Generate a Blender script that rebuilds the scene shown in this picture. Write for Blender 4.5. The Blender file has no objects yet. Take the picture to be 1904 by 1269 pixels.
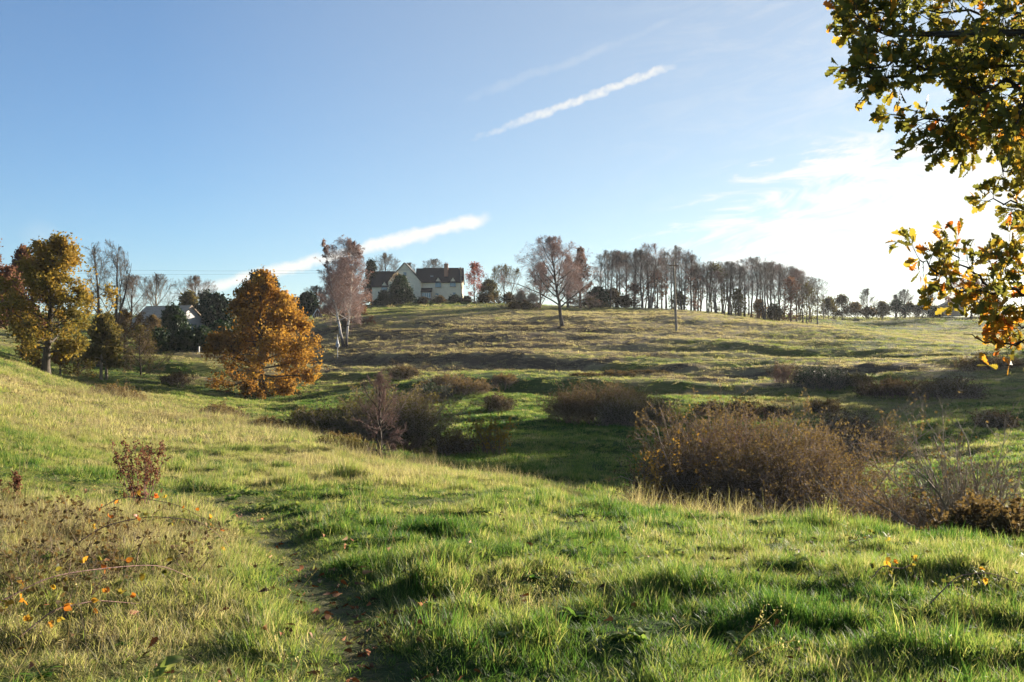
import bpy, math, random
import numpy as np
sc = bpy.context.scene
COL = sc.collection
R_ = math.radians
F = 1851.0          # focal length of the photograph in its own pixels
CX, CY, EYE = 952.0, 634.5, 1.6

# ------------------------------------------------------------------ camera, light, exposure
SUN_AZ, SUN_EL = 45.0, 11.8        # degrees to the right of the view, degrees up
cam = bpy.data.cameras.new('camera'); camo = bpy.data.objects.new('camera', cam); COL.objects.link(camo)
cam.lens = 35.0; cam.sensor_width = 36.0; cam.clip_start = 0.1; cam.clip_end = 9000
camo.location = (0, 0, EYE); camo.rotation_euler = (R_(90), 0, 0)
sc.camera = camo
sc.view_settings.view_transform = 'Standard'; sc.view_settings.look = 'None'
sc.view_settings.exposure = 1.9; sc.view_settings.gamma = 1.0
sun = bpy.data.lights.new('sun', 'SUN'); suno = bpy.data.objects.new('sun', sun); COL.objects.link(suno)
sun.energy = 5.0; sun.angle = R_(0.55); sun.color = (1.0, 0.89, 0.73)
suno.rotation_euler = (R_(90 - SUN_EL), 0, R_(180 - SUN_AZ))
suno.location = (60, 60, 60)
sc.cycles.max_bounces = 6; sc.cycles.diffuse_bounces = 3; sc.cycles.transmission_bounces = 4
sc.cycles.glossy_bounces = 2; sc.cycles.transparent_max_bounces = 6

class Nodes:
    def __init__(s, nt): s.nt = nt; s.n = nt.nodes; s.l = nt.links
    def new(s, t, **k):
        n = s.n.new(t)
        for a, v in k.items(): setattr(n, a, v)
        return n
    def put(s, sock, v):
        if v is None: return
        if isinstance(v, bpy.types.NodeSocket): s.l.new(v, sock)
        else: sock.default_value = v
    def m(s, op, a, b=None, c=None, clamp=False):
        n = s.new('ShaderNodeMath', operation=op, use_clamp=clamp)
        for i, v in enumerate((a, b, c)): s.put(n.inputs[i], v)
        return n.outputs[0]
    def v(s, op, a, b=None, out=0):
        n = s.new('ShaderNodeVectorMath', operation=op)
        s.put(n.inputs[0], a); s.put(n.inputs[1], b)
        return n.outputs['Value'] if op in ('DOT_PRODUCT', 'LENGTH') else n.outputs[0]
    def scale(s, a, k):
        n = s.new('ShaderNodeVectorMath', operation='SCALE'); s.put(n.inputs[0], a); s.put(n.inputs['Scale'], k); return n.outputs[0]
    def noise(s, vec, scale, detail=4, rough=0.55, dist=0.0, out='Fac'):
        n = s.new('ShaderNodeTexNoise'); s.put(n.inputs['Vector'], vec)
        n.inputs['Scale'].default_value = scale; n.inputs['Detail'].default_value = detail
        n.inputs['Roughness'].default_value = rough; n.inputs['Distortion'].default_value = dist
        return n.outputs[out]
    def mapr(s, x, a, b, c=0.0, d=1.0, smooth=True):
        n = s.new('ShaderNodeMapRange'); n.interpolation_type = 'SMOOTHSTEP' if smooth else 'LINEAR'
        s.put(n.inputs[0], x); n.inputs[1].default_value = a; n.inputs[2].default_value = b
        n.inputs[3].default_value = c; n.inputs[4].default_value = d
        return n.outputs[0]
    def mix(s, f, a, b, mode='MIX'):
        n = s.new('ShaderNodeMix', data_type='RGBA', blend_type=mode); s.put(n.inputs[0], f)
        for sk, v in ((n.inputs[6], a), (n.inputs[7], b)):
            s.put(sk, (*v, 1) if isinstance(v, tuple) and len(v) == 3 else v)
        return n.outputs[2]
    def ramp(s, f, stops):
        n = s.new('ShaderNodeValToRGB'); s.put(n.inputs[0], f); e = n.color_ramp.elements
        while len(e) < len(stops): e.new(0.5)
        for k, (p, c) in zip(e, stops): k.position = p; k.color = (*c, 1)
        return n.outputs[0]

def pdir(px, py):
    v = np.array([(px - CX) / F, 1.0, (CY - py) / F]); return v / np.linalg.norm(v)

world = bpy.data.worlds.new('World'); sc.world = world; world.use_nodes = True
W = Nodes(world.node_tree); W.n.clear()
sky = W.new('ShaderNodeTexSky', sky_type='NISHITA')
sky.sun_disc = False; sky.sun_elevation = R_(SUN_EL); sky.sun_rotation = R_(SUN_AZ)
sky.altitude = 60; sky.air_density = 0.85; sky.dust_density = 0.3; sky.ozone_density = 4.2
geo = W.new('ShaderNodeTexCoord'); dirv = W.v('NORMALIZE', geo.outputs['Generated'])
sep = W.new('ShaderNodeSeparateXYZ'); W.l.new(dirv, sep.inputs[0])
# high thin cloud seen on a flat layer far above
def contrail(pa, pb, w0, w1, seed, dens, fa=0.1, fb=0.1, scale=60.0, soft=0.6, solid=.35):
    A, B = pdir(*pa), pdir(*pb); n = np.cross(A, B); n /= np.linalg.norm(n)
    t = B - A; L2 = float(t @ t)
    al = W.m('DIVIDE', W.v('DOT_PRODUCT', W.v('SUBTRACT', dirv, tuple(A)), tuple(t)), L2)
    wob = W.m('MULTIPLY', W.m('SUBTRACT', W.noise(W.v('ADD', dirv, (seed, 0, 0)), scale, 5, 0.6), 0.5), 1.6)
    w = W.mapr(al, 0.0, 1.0, w0, w1, False)
    ac = W.m('ADD', W.m('DIVIDE', W.v('DOT_PRODUCT', dirv, tuple(n)), w), wob)
    body = W.mapr(W.m('ABSOLUTE', ac), soft * 0.2, 1.0, 1.0, 0.0)
    ends = W.m('MULTIPLY', W.mapr(al, -fa * 0.5, fa, 0, 1), W.mapr(al, 1 - fb, 1.0, 1, 0))
    tex = W.mapr(W.noise(W.v('ADD', dirv, (0, seed, 0)), scale * 1.7, 6, 0.65), 0.3, 0.66, solid, 1.0)
    return W.m('MULTIPLY', W.m('MULTIPLY', W.m('MULTIPLY', body, ends), tex), dens)
masks = [
    contrail((320, 551), (935, 398), 0.0085, 0.0120, 3.0, 1.0, 0.25, 0.10, 40, .6, .75),
    contrail((870, 262), (1300, 106), 0.0070, 0.0085, 5.0, 0.85, 0.4, 0.22, 60, .5, .6),
    contrail((740, 232), (1420, -20), 0.016, 0.012, 7.0, 0.36, 0.4, 0.3, 14, 0.0, .75),
    contrail((1460, 205), (1760, 135), 0.0060, 0.0060, 8.0, 0.45, 0.3, 0.2, 50, 0.3, .7),
]
# cirrus sheet thickening towards the sun
SD = np.array([math.sin(R_(SUN_AZ)) * math.cos(R_(SUN_EL)), math.cos(R_(SUN_AZ)) * math.cos(R_(SUN_EL)), math.sin(R_(SUN_EL))])
A_, B_ = pdir(1190, 470), pdir(1420, 262)
nn = np.cross(A_, B_); nn /= np.linalg.norm(nn)
S0, S1 = pdir(1250, 430), pdir(1700, 330)
ts = S1 - S0; ts /= np.linalg.norm(ts); ns = np.cross(S0, S1); ns /= np.linalg.norm(ns)
cmb = W.new('ShaderNodeCombineXYZ')
W.l.new(W.m('MULTIPLY', W.v('DOT_PRODUCT', dirv, tuple(ts)), 7.0), cmb.inputs[0]); W.l.new(W.m('MULTIPLY', W.v('DOT_PRODUCT', dirv, tuple(ns)), 26.0), cmb.inputs[1])
cn = W.noise(cmb.outputs[0], 1.3, 10, 0.66, 1.6)
cf = W.noise(dirv, 5.0, 3, 0.5)
side = W.v('DOT_PRODUCT', dirv, tuple(nn))
edge = W.mapr(W.m('ADD', side, W.m('MULTIPLY', W.m('SUBTRACT', cn, 0.5), 0.34)), -0.04, 0.11, 0, 1)
topf = W.mapr(W.m('ADD', sep.outputs[2], W.m('MULTIPLY', W.m('SUBTRACT', cf, 0.5), 0.05)), 0.17, 0.215, 1, 0)
lowf = W.mapr(W.m('ADD', sep.outputs[2], W.m('MULTIPLY', W.m('SUBTRACT', cn, 0.5), 0.06)), 0.03, 0.10, 0.45, 1)
streak = W.mapr(cn, 0.34, 0.60, 0.55, 1.0)
sunw = W.v('DOT_PRODUCT', dirv, tuple(SD))
cirrus = W.m('MULTIPLY', W.m('MULTIPLY', W.m('MULTIPLY', edge, topf), lowf), streak)
veil = W.m('ADD', W.m('MULTIPLY', W.mapr(cn, 0.40, 0.72, 0, 1), W.mapr(sunw, 0.72, 0.98, 0.0, 0.22)), W.mapr(sunw, 0.45, 0.99, 0.06, 0.34, False))
puff = W.m('MULTIPLY', W.mapr(W.v('LENGTH', W.v('SUBTRACT', dirv, tuple(pdir(70, 440)))), 0.0, 0.03, 0.35, 0.0), W.mapr(cf, 0.4, 0.6, 0.4, 1))
tot = W.m('MAXIMUM', cirrus, veil)
for k in masks + [puff]: tot = W.m('MAXIMUM', tot, k)
CLOUD = (5.5, 5.35, 4.95)
skyt = W.mix(1.0, sky.outputs[0], W.mix(W.mapr(sunw, 0.35, 0.92), (0.88, 0.99, 1.0), (0.90, 0.90, 0.80)), 'MULTIPLY')
skyc = W.mix(W.m('MINIMUM', tot, 1.0), skyt, CLOUD)
bg = W.new('ShaderNodeBackground'); W.l.new(skyc, bg.inputs[0]); bg.inputs[1].default_value = 0.05
wo = W.new('ShaderNodeOutputWorld'); W.l.new(bg.outputs[0], wo.inputs[0])

# ------------------------------------------------------------------ numeric helpers
def _hash(ix, iy, seed):
    h = (ix.astype(np.int64) * 374761393 + iy.astype(np.int64) * 668265263 + seed * 974634757) & 0xffffffff
    h = ((h ^ (h >> 13)) * 1274126177) & 0xffffffff
    return ((h ^ (h >> 16)) & 0xffffff) / float(0xffffff)
def vnoise(x, y, seed=0):
    x = np.asarray(x, float); y = np.asarray(y, float)
    ix, iy = np.floor(x), np.floor(y); fx, fy = x - ix, y - iy
    fx = fx * fx * fx * (fx * (fx * 6 - 15) + 10); fy = fy * fy * fy * (fy * (fy * 6 - 15) + 10)
    a, b = _hash(ix, iy, seed), _hash(ix + 1, iy, seed); c, d = _hash(ix, iy + 1, seed), _hash(ix + 1, iy + 1, seed)
    return (a + (b - a) * fx + (c - a) * fy + (a - b - c + d) * fx * fy) * 2 - 1
def fbm(x, y, seed=0, o=3):
    s, a = 0, 1.0
    for i in range(o):
        s = s + a * vnoise(x * 2 ** i + 17.3 * i, y * 2 ** i - 9.1 * i, seed + i); a *= 0.5
    return s
def sstep(x, a, b):
    t = np.clip((x - a) / (b - a), 0, 1); return t * t * (3 - 2 * t)

# ------------------------------------------------------------------ terrain: height profiles along bearings
PROF = {
 -2600: [(4, .8), (20, 4), (60, 8), (150, 12), (230, 14)],
 -600: [(4, .3), (10, .6), (20, 1.0), (40, 2), (64, 3), (100, 4), (150, 6), (230, 9)],
 0: [(4, .05), (7, .02), (10, -.1), (14, -.25), (22, -.45), (35, -.45), (50, .45), (60, .87), (68, .95), (78, .6), (100, 1.0), (130, 2.4), (170, 5), (230, 8)],
 83: [(4, .05), (7, 0), (9.5, -.2), (14, -.38), (22, -.72), (35, -.96), (50, -.95), (64, -.83), (68, -.95), (80, -1.4), (100, -.3), (130, 2.0), (160, 4), (230, 8)],
 300: [(4, .05), (7, 0), (10, -.25), (12, -.42), (18, -.79), (28, -1.2), (37, -1.42), (47, -1.28), (52, -1.8), (60, -2.5), (68, -2.1), (82, -1.3), (95, -.2), (105, .7), (125, 1.6), (150, 2.1), (172, 2.6), (230, 7)],
 483: [(4, .03), (7, -.02), (10, -.3), (14, -.6), (18, -.82), (28, -1.3), (36, -1.45), (40, -1.95), (48, -2.95), (60, -3.35), (80, -2.95), (95, -1.2), (105, -.2), (125, 1.5), (150, 3.6), (211, 7.5), (230, 8)],
 600: [(4, .02), (7, -.04), (10, -.3), (14, -.65), (20, -1.0), (27, -1.35), (33, -1.6), (37, -2.1), (45, -3.0), (60, -3.1), (75, -2.7), (88, -1.5), (100, -.35), (105, .1), (110, .67), (118, 2.0), (126, 3.2), (140, 4.8), (165, 6), (211, 8), (230, 8.4)],
 760: [(4, .02), (7, -.05), (10, -.3), (14, -.66), (20, -1.15), (26, -1.7), (30, -2.2), (36, -2.75), (50, -3.2), (65, -3.0), (77, -1.75), (88, -.9), (98, -.3), (110, 1.3), (117, 2.5), (125, 3.9), (145, 5.9), (170, 7.0), (188, 7.8), (197, 8.3), (203, 9.3), (208, 10.0), (230, 10.3)],
 952: [(4, .02), (7, -.06), (9.6, -.3), (14, -.71), (22, -1.34), (28, -2.5), (35, -2.85), (55, -3.0), (68, -2.4), (75, -1.64), (88, -.65), (96, -.1), (105, .8), (110, 1.7), (117, 3.1), (125, 4.4), (145, 6.1), (170, 7.2), (200, 8.9), (230, 9.6)],
 1300: [(4, .02), (7, -.08), (11, -.57), (15, -1.0), (17, -1.5), (20, -2.6), (27, -3.3), (40, -3.3), (55, -2.9), (75, -1.66), (88, -1.0), (105, .75), (117, 2.4), (126, 4.1), (140, 5.5), (155, 6.4), (165, 6.7), (180, 6.6), (230, 8)],
 1600: [(4, .02), (7, -.08), (10, -.45), (13, -.86), (15, -1.4), (18, -2.8), (24, -3.5), (42, -3.6), (55, -3.3), (70, -2.4), (82, -1.3), (97, .26), (113, 2.2), (122, 2.9), (130, 2.9), (142, 2.0), (158, 2.2), (180, 3.9), (205, 5.7), (230, 7.1)],
 1904: [(4, .02), (7, -.1), (9, -.35), (11, -.65), (13, -1.2), (17, -2.8), (22, -3.2), (33, -2.85), (48, -2.7), (65, -2.1), (82, -.86), (95, .5), (103, .7), (115, -.2), (135, .2), (160, 2.0), (190, 4.3), (230, 6.9), (260, 7.3)],
 2800: [(4, 0), (10, -.6), (20, -2.6), (40, -2.5), (80, -.5), (150, 2), (230, 6)],
 5000: [(4, 0), (10, -.6), (20, -1.6), (40, -2.0), (80, -.5), (150, 2), (230, 6)],
}
LD = np.linspace(math.log(4), math.log(4000), 700); PXG = np.arange(-2600, 5001, 20.0)
def _table():
    ks = sorted(PROF); rows = []
    for k in ks:
        p = PROF[k]; ld = [math.log(d) for d, _ in p] + [math.log(320), math.log(700), math.log(4000)]
        h = [h for _, h in p]; h += [h[-1] + .8, h[-1] - 6, h[-1] - 40]
        rows.append(np.interp(LD, ld, h))
    T = np.empty((len(PXG), len(LD)))
    rows = np.array(rows)
    for j in range(len(LD)): T[:, j] = np.interp(PXG, ks, rows[:, j])
    def smooth(T, s, ax):
        r = int(3 * s) + 1; k = np.exp(-.5 * (np.arange(-r, r + 1) / s) ** 2); k /= k.sum()
        P = np.pad(T, [(r, r) if i == ax else (0, 0) for i in range(2)], mode='edge')
        return np.apply_along_axis(lambda v: np.convolve(v, k, 'valid'), ax, P)
    return smooth(smooth(T, 3.2, 1), 3.0, 0)
TAB = _table()
def base_h(x, y):
    x = np.asarray(x, float); y = np.asarray(y, float)
    d = np.clip(y, 4, 3990); px = np.clip(CX + F * x / d, -2590, 4990)
    u = (px + 2600) / 20; v = (np.log(d) - LD[0]) / (LD[1] - LD[0])
    i = np.clip(u.astype(int), 0, len(PXG) - 2); j = np.clip(v.astype(int), 0, len(LD) - 2); fu, fv = u - i, v - j
    return (TAB[i, j] * (1 - fu) + TAB[i + 1, j] * fu) * (1 - fv) + (TAB[i, j + 1] * (1 - fu) + TAB[i + 1, j + 1] * fu) * fv
def ground_pt(px, d): return (px - CX) / F * d, d
def seg_dist(x, y, pts):
    best = np.full(np.shape(x), 1e9)
    for (ax, ay), (bx, by) in zip(pts[:-1], pts[1:]):
        dx, dy = bx - ax, by - ay
        t = np.clip(((x - ax) * dx + (y - ay) * dy) / (dx * dx + dy * dy), 0, 1)
        best = np.minimum(best, np.hypot(x - ax - t * dx, y - ay - t * dy))
    return best
TRAIL = [ground_pt(*p) for p in ((720, 3.6), (690, 4.9), (610, 6.3), (560, 7.4), (520, 9.2), (470, 11.2), (400, 13.0))]
PATH = [ground_pt(*p) for p in ((-250, 13.5), (60, 13.8), (300, 13.6), (480, 13.2), (640, 12.8), (760, 14))]
LEDGES = [  # walked terraces along the far slope: (points, drop, width)
  ([ground_pt(*p) for p in ((560, 104), (640, 103), (760, 99), (900, 95), (1050, 93), (1180, 90), (1300, 88), (1450, 87))], 0.8, 2.6),
  ([ground_pt(*p) for p in ((720, 78), (830, 76), (960, 75), (1120, 74.5), (1300, 75), (1450, 76))], .75, 2.2),
  ([ground_pt(*p) for p in ((180, 92), (300, 90), (400, 91), (560, 90), (700, 88))], .7, 2.2),
  ([ground_pt(*p) for p in ((1050, 112), (1250, 108), (1450, 103), (1650, 98), (1904, 93))], .35, 2.4),
  ([ground_pt(*p) for p in ((760, 122), (950, 119), (1100, 121), (1290, 124), (1500, 121))], .25, 2.4),
]
_rs = np.random.RandomState(11)
HUMMOCKS = []       # tussock mounds on the near slope: x, y, radius, height
for px, py, r, h in ((1110, 955, .5, .26), (985, 985, .55, .26), (740, 1005, .8, .30), (1230, 1040, .6, .24), (1600, 1075, .5, .26), (1300, 1100, .75, .30),
                     (880, 1090, .6, .25), (1020, 1075, .5, .2), (1810, 1150, .6, .35), (1190, 1135, .55, .22), (860, 1215, .5, .2), (520, 905, .9, .32), (640, 893, .8, .28),
                     (840, 880, .9, .28), (350, 858, .7, .25), (180, 815, .8, .28), (1520, 990, .8, .22), (1360, 1165, .45, .2), (1680, 1120, .45, .2), (620, 985, .7, .32),
                     (680, 1060, .55, .30), (740, 1110, .5, .28), (780, 1190, .45, .24), (1500, 1010, .4, .15), (950, 905, .8, .25), (1010, 925, .5, .2),
                     (860, 1140, .4, .2), (1450, 1210, .45, .18), (1650, 1210, .5, .2), (1780, 1250, .4, .22), (1000, 1180, .4, .18)):
    d = 8.0
    for _ in range(30): d = (EYE - float(base_h((px - CX) / F * d, d))) * F / (py - CY)
    HUMMOCKS.append(((px - CX) / F * d, d, r * .62, h * .14))
def detail(x, y):
    d = np.maximum(y, 0.5); px = CX + F * x / np.maximum(d, 2)
    near = 1 - sstep(d, 28, 48)
    h = near * (.022 * fbm(x / 1.3, y / 1.5, 1, 3) + .035 * vnoise(x / .30, y / .30, 3) +   .055 * sstep(vnoise(x / .42 + 3, y / .36, 61), .15, .75) + .045 * np.maximum(0, vnoise(x / 1.1, y / .9, 5) - .2) * sstep(d, 3, 7))
    tus = np.zeros_like(h)
    xo, yo = x, y; x = xo + .22 * vnoise(xo / .45, yo / .45, 81) + .10 * vnoise(xo / .17, yo / .17, 83); y = yo + .22 * vnoise(xo / .45, yo / .45, 82)
    for hx, hy, r, hh in HUMMOCKS:
        q = ((x - hx) ** 2 + ((y - hy) * 1.25) ** 2) / (r * r); tus = np.maximum(tus, hh * np.exp(-q * q * .9 - q * .4))
    x, y = xo, yo; h = h + tus * (1 + .6 * vnoise(x * 3, y * 3, 44))
    left = np.exp(-((x + 3.2) / 1.6) ** 2 - ((y - 7.6) / 2.6) ** 2)
    h = h + .10 * left * (1 + .5 * vnoise(x * 1.2, y * 1.2, 21))
    tr = seg_dist(x, y, TRAIL); pa = seg_dist(x, y, PATH)
    k = np.maximum(np.exp(-(tr / .38) ** 2), .8 * np.exp(-(pa / 1.1) ** 4))
    h = h * (1 - .75 * k) - .045 * np.exp(-(tr / .38) ** 2)
    mid = sstep(d, 24, 42) * (1 - sstep(d, 85, 120))
    h = h + mid * (.20 * fbm(x / 5.5, y / 2.8, 7, 4) + .22 * np.maximum(0, vnoise(x / 3.5, y / 2.6, 9) - .1) * sstep(px, 1150, 1500))
    hill = sstep(d, 66, 95) * (1 - sstep(d, 240, 320))
    warp = 2.5 * vnoise(x / 26, y / 26, 12)
    ter = .6 * vnoise(x / 24, (y + warp) / 4.2, 13) + .8 * vnoise(x / 10, (y + warp) / 1.9, 14) + .4 * vnoise(x / 4, (y + warp) / 1.1, 17)
    h = h + hill * (.22 * ter + .16 * np.abs(vnoise(x / 5, y / 3, 16)) + .25 * fbm(x / 18, y / 11, 15, 3))
    for pts, dr, wd in LEDGES:
        q = seg_dist(x, y, pts)
        yy = np.interp(x, [p[0] for p in pts], [p[1] for p in pts]); s = (y - yy)
        x0, x1 = pts[0][0], pts[-1][0]; fade = sstep(x, x0 - 6, x0 + 4) * (1 - sstep(x, x1 - 4, x1 + 8)); s = s + 1.2 * vnoise(x / 9, y * 0, 23) + .5 * vnoise(x / 2.5, y * 0, 24)
        h = h + fade * dr * np.where(s < 0, -np.exp(np.minimum(s, 0) / (3.2 * wd)), sstep(s, 0, wd) - 1) * (1 + .3 * vnoise(x / 6, y / 9, 23))
    return h
def tussock(x, y):
    k = np.zeros(np.shape(x)); x = x + .12 * vnoise(x / .3, y / .3, 85); y = y + .12 * vnoise(x / .3, y / .3, 86)
    for hx, hy, r, hh in HUMMOCKS: k = np.maximum(k, np.exp(-((x - hx) ** 2 + ((y - hy) * 1.2) ** 2) / (r * r * .5)))
    return k
def H(x, y):
    return base_h(x, y) + detail(np.asarray(x, float), np.asarray(y, float))
def Hf(x, y): return float(H(np.array([x]), np.array([y]))[0])
def top_z(py, d): return EYE + (CY - py) / F * d
def straw_mask(x, y):
    d = np.maximum(y, 2.0); px = CX + F * x / d; l = np.log(d)
    g = lambda cx, sx, d0, sl: np.exp(-((px - cx) / sx) ** 2 - ((l - math.log(d0)) / sl) ** 2)
    s = .12 + .50 * g(150, 450, 36, .62) + .80 * g(60, 330, 7.5, .34) + .52 * g(820, 420, 112, .2) + .34 * g(1300, 600, 135, .24) + .35 * g(900, 300, 19, .2)
    s = s + .28 * g(1700, 420, 75, .3) + .3 * g(650, 160, 23, .2) - .15 * g(950, 330, 50, .35) + .20 * sstep(d, 84, 110) + .08 * sstep(d, 66, 80)
    s = s + .22 * fbm(x / 2.2, y / 2.2, 31, 3) * (1 - sstep(d, 30, 60)) + .22 * fbm(x / 11, y / 6, 32, 3) * sstep(d, 25, 50)
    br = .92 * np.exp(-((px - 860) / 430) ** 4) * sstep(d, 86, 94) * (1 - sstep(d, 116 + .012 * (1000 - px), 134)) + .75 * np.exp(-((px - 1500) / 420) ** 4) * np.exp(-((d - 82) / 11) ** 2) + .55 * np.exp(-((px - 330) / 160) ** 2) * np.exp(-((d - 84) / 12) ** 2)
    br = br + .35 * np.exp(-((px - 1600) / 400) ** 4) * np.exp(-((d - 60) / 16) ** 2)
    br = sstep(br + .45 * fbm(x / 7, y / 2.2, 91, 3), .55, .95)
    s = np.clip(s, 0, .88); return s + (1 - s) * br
# ------------------------------------------------------------------ mesh building
class MB:
    def __init__(s): s.v = []; s.f = []; s.n = 0
    def add(s, verts, faces, mat=0, tint=0.5):
        verts = np.asarray(verts, float).reshape(-1, 3); faces = np.asarray(faces, np.int64)
        if len(faces) == 0: return
        s.v.append(verts); t = np.broadcast_to(np.asarray(tint, float), (len(faces),)).copy()
        s.f.append((faces + s.n, mat, t)); s.n += len(verts)
    def box(s, c, size, mat=0, rz=0.0, tint=.5):
        x, y, z = np.asarray(size) / 2.0
        v = np.array([(-x, -y, -z), (x, -y, -z), (x, y, -z), (-x, y, -z), (-x, -y, z), (x, -y, z), (x, y, z), (-x, y, z)])
        ca, sa = math.cos(rz), math.sin(rz); v = v @ np.array([[ca, sa, 0], [-sa, ca, 0], [0, 0, 1]])
        s.add(v + np.asarray(c), [(0, 3, 2, 1), (4, 5, 6, 7), (0, 1, 5, 4), (1, 2, 6, 5), (2, 3, 7, 6), (3, 0, 4, 7)], mat, tint)
    def tubes(s, pts, rad, sides=4, mat=0, tint=.5, cap=False):
        pts = np.asarray(pts, float); N, n, _ = pts.shape
        if N == 0: return
        rad = np.broadcast_to(rad, (N, n))
        T = np.gradient(pts, axis=1); T /= np.linalg.norm(T, axis=2, keepdims=True) + 1e-9
        ref = np.where((np.abs(T[:, :1, 2]) < .75)[..., None], np.array([0, 0, 1.0]), np.array([1.0, 0.13, 0]))
        U = np.cross(T, np.broadcast_to(ref, T.shape)); U /= np.linalg.norm(U, axis=2, keepdims=True) + 1e-9
        V = np.cross(T, U); a = np.arange(sides) * 2 * np.pi / sides
        ring = pts[:, :, None] + rad[:, :, None, None] * (np.cos(a)[:, None] * U[:, :, None] + np.sin(a)[:, None] * V[:, :, None])
        base = (np.arange(N)[:, None, None] * n + np.arange(n - 1)[None, :, None]) * sides
        k = np.arange(sides); k2 = (k + 1) % sides
        q = np.stack(np.broadcast_arrays(base + k, base + k2, base + k2 + sides, base + k + sides), -1)
        tt = np.broadcast_to(np.asarray(tint, float).reshape(-1, 1), (N, (n - 1) * sides)).reshape(-1) if np.ndim(tint) else tint
        s.add(ring.reshape(-1, 3), q.reshape(-1, 4), mat, tt)
        if cap:
            ends = np.arange(sides)[::-1]
            s.add(ring[:, 0].reshape(-1, 3), np.arange(N)[:, None] * sides + ends, mat, .5)
            s.add(ring[:, -1].reshape(-1, 3), np.arange(N)[:, None] * sides + np.arange(sides), mat, .5)
    def leaves(s, P, size, rng, mat=0, tint=.5, elong=1.5, up=0.0):
        P = np.asarray(P, float); M = len(P)
        if M == 0: return
        size = np.broadcast_to(size, (M,))[:, None]
        a = rng.normal(size=(M, 3)); a /= np.linalg.norm(a, axis=1, keepdims=True)
        b = rng.normal(size=(M, 3)); b[:, 2] *= (1 - up); a[:, 2] *= (1 - up)
        b -= a * (a * b).sum(1, keepdims=True) / (a * a).sum(1, keepdims=True); a /= np.linalg.norm(a, axis=1, keepdims=True); b /= np.linalg.norm(b, axis=1, keepdims=True)
        n = np.cross(a, b) * size * .12
        A, B = a * size * .5 * elong, b * size * .5
        v = np.stack([P - A, P + B * .9 + n, P + A, P - B * .9 + n], 1).reshape(-1, 3)
        s.add(v, np.arange(M * 4).reshape(M, 4), mat, tint)
    def build(s, name, mats, parent=None, loc=None, smooth=True):
        me = bpy.data.meshes.new(name)
        v = np.concatenate(s.v); me.vertices.add(len(v)); me.vertices.foreach_set('co', v.ravel())
        loops = np.concatenate([f.ravel() for f, _, _ in s.f]); tot = np.concatenate([np.full(len(f), f.shape[1]) for f, _, _ in s.f])
        me.loops.add(len(loops)); me.loops.foreach_set('vertex_index', loops.astype(np.int32))
        me.polygons.add(len(tot)); st = np.concatenate([[0], np.cumsum(tot)[:-1]])
        me.polygons.foreach_set('loop_start', st.astype(np.int32)); me.polygons.foreach_set('loop_total', tot.astype(np.int32))
        me.polygons.foreach_set('material_index', np.concatenate([np.full(len(f), m) for f, m, _ in s.f]).astype(np.int32))
        me.polygons.foreach_set('use_smooth', np.full(len(tot), smooth))
        at = me.attributes.new('tint', 'FLOAT', 'FACE'); at.data.foreach_set('value', np.concatenate([t for _, _, t in s.f]).astype(np.float32))
        me.update(calc_edges=True)
        for m in (mats if isinstance(mats, (list, tuple)) else [mats]): me.materials.append(m)
        o = bpy.data.objects.new(name, me); COL.objects.link(o)
        if parent is not None: o.parent = parent
        if loc is not None: o.location = loc
        return o
def tag(o, label=None, cat=None, group=None, kind=None):
    if label: o['label'] = label
    if cat: o['category'] = cat
    if group: o['group'] = group
    if kind: o['kind'] = kind
    return o
def thing(name, label, cat, loc, rz=0.0, group=None):
    o = bpy.data.objects.new(name, None); COL.objects.link(o); o.location = loc; o.rotation_euler = (0, 0, rz); o.empty_display_size = .2
    return tag(o, label, cat, group)
def copy_tree(o, loc, rz=0.0, scale=(1, 1, 1), label=None, group=None):
    c = o.copy(); COL.objects.link(c); c.location = loc; c.rotation_euler = (0, 0, rz); c.scale = scale
    if label: c['label'] = label
    if group: c['group'] = group
    for ch in list(o.children):
        k = ch.copy(); COL.objects.link(k); k.parent = c
        for g in list(ch.children): q = g.copy(); COL.objects.link(q); q.parent = k
    return c

# ------------------------------------------------------------------ materials
def mat_new(name):
    m = bpy.data.materials.new(name); m.use_nodes = True; N = Nodes(m.node_tree); N.n.clear(); return m, N
def finish(N, shader): o = N.new('ShaderNodeOutputMaterial'); N.l.new(shader, o.inputs[0])
def princ(N, col, rough=.85, spec=.25, bump=None, bstr=.3, bdist=.02, metal=0.0):
    p = N.new('ShaderNodeBsdfPrincipled'); N.put(p.inputs['Base Color'], (*col, 1) if isinstance(col, tuple) else col)
    N.put(p.inputs['Roughness'], rough); p.inputs['Specular IOR Level'].default_value = spec; p.inputs['Metallic'].default_value = metal
    if bump is not None:
        b = N.new('ShaderNodeBump'); b.inputs['Strength'].default_value = bstr; b.inputs['Distance'].default_value = bdist
        N.l.new(bump, b.inputs['Height']); N.l.new(b.outputs[0], p.inputs['Normal'])
    return p.outputs[0]
def attr(N, name, typ='GEOMETRY'):
    a = N.new('ShaderNodeAttribute', attribute_name=name, attribute_type=typ); return a.outputs['Fac']
def objco(N): return N.new('ShaderNodeTexCoord').outputs['Object']
def posn(N): return N.new('ShaderNodeNewGeometry').outputs['Position']
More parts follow.
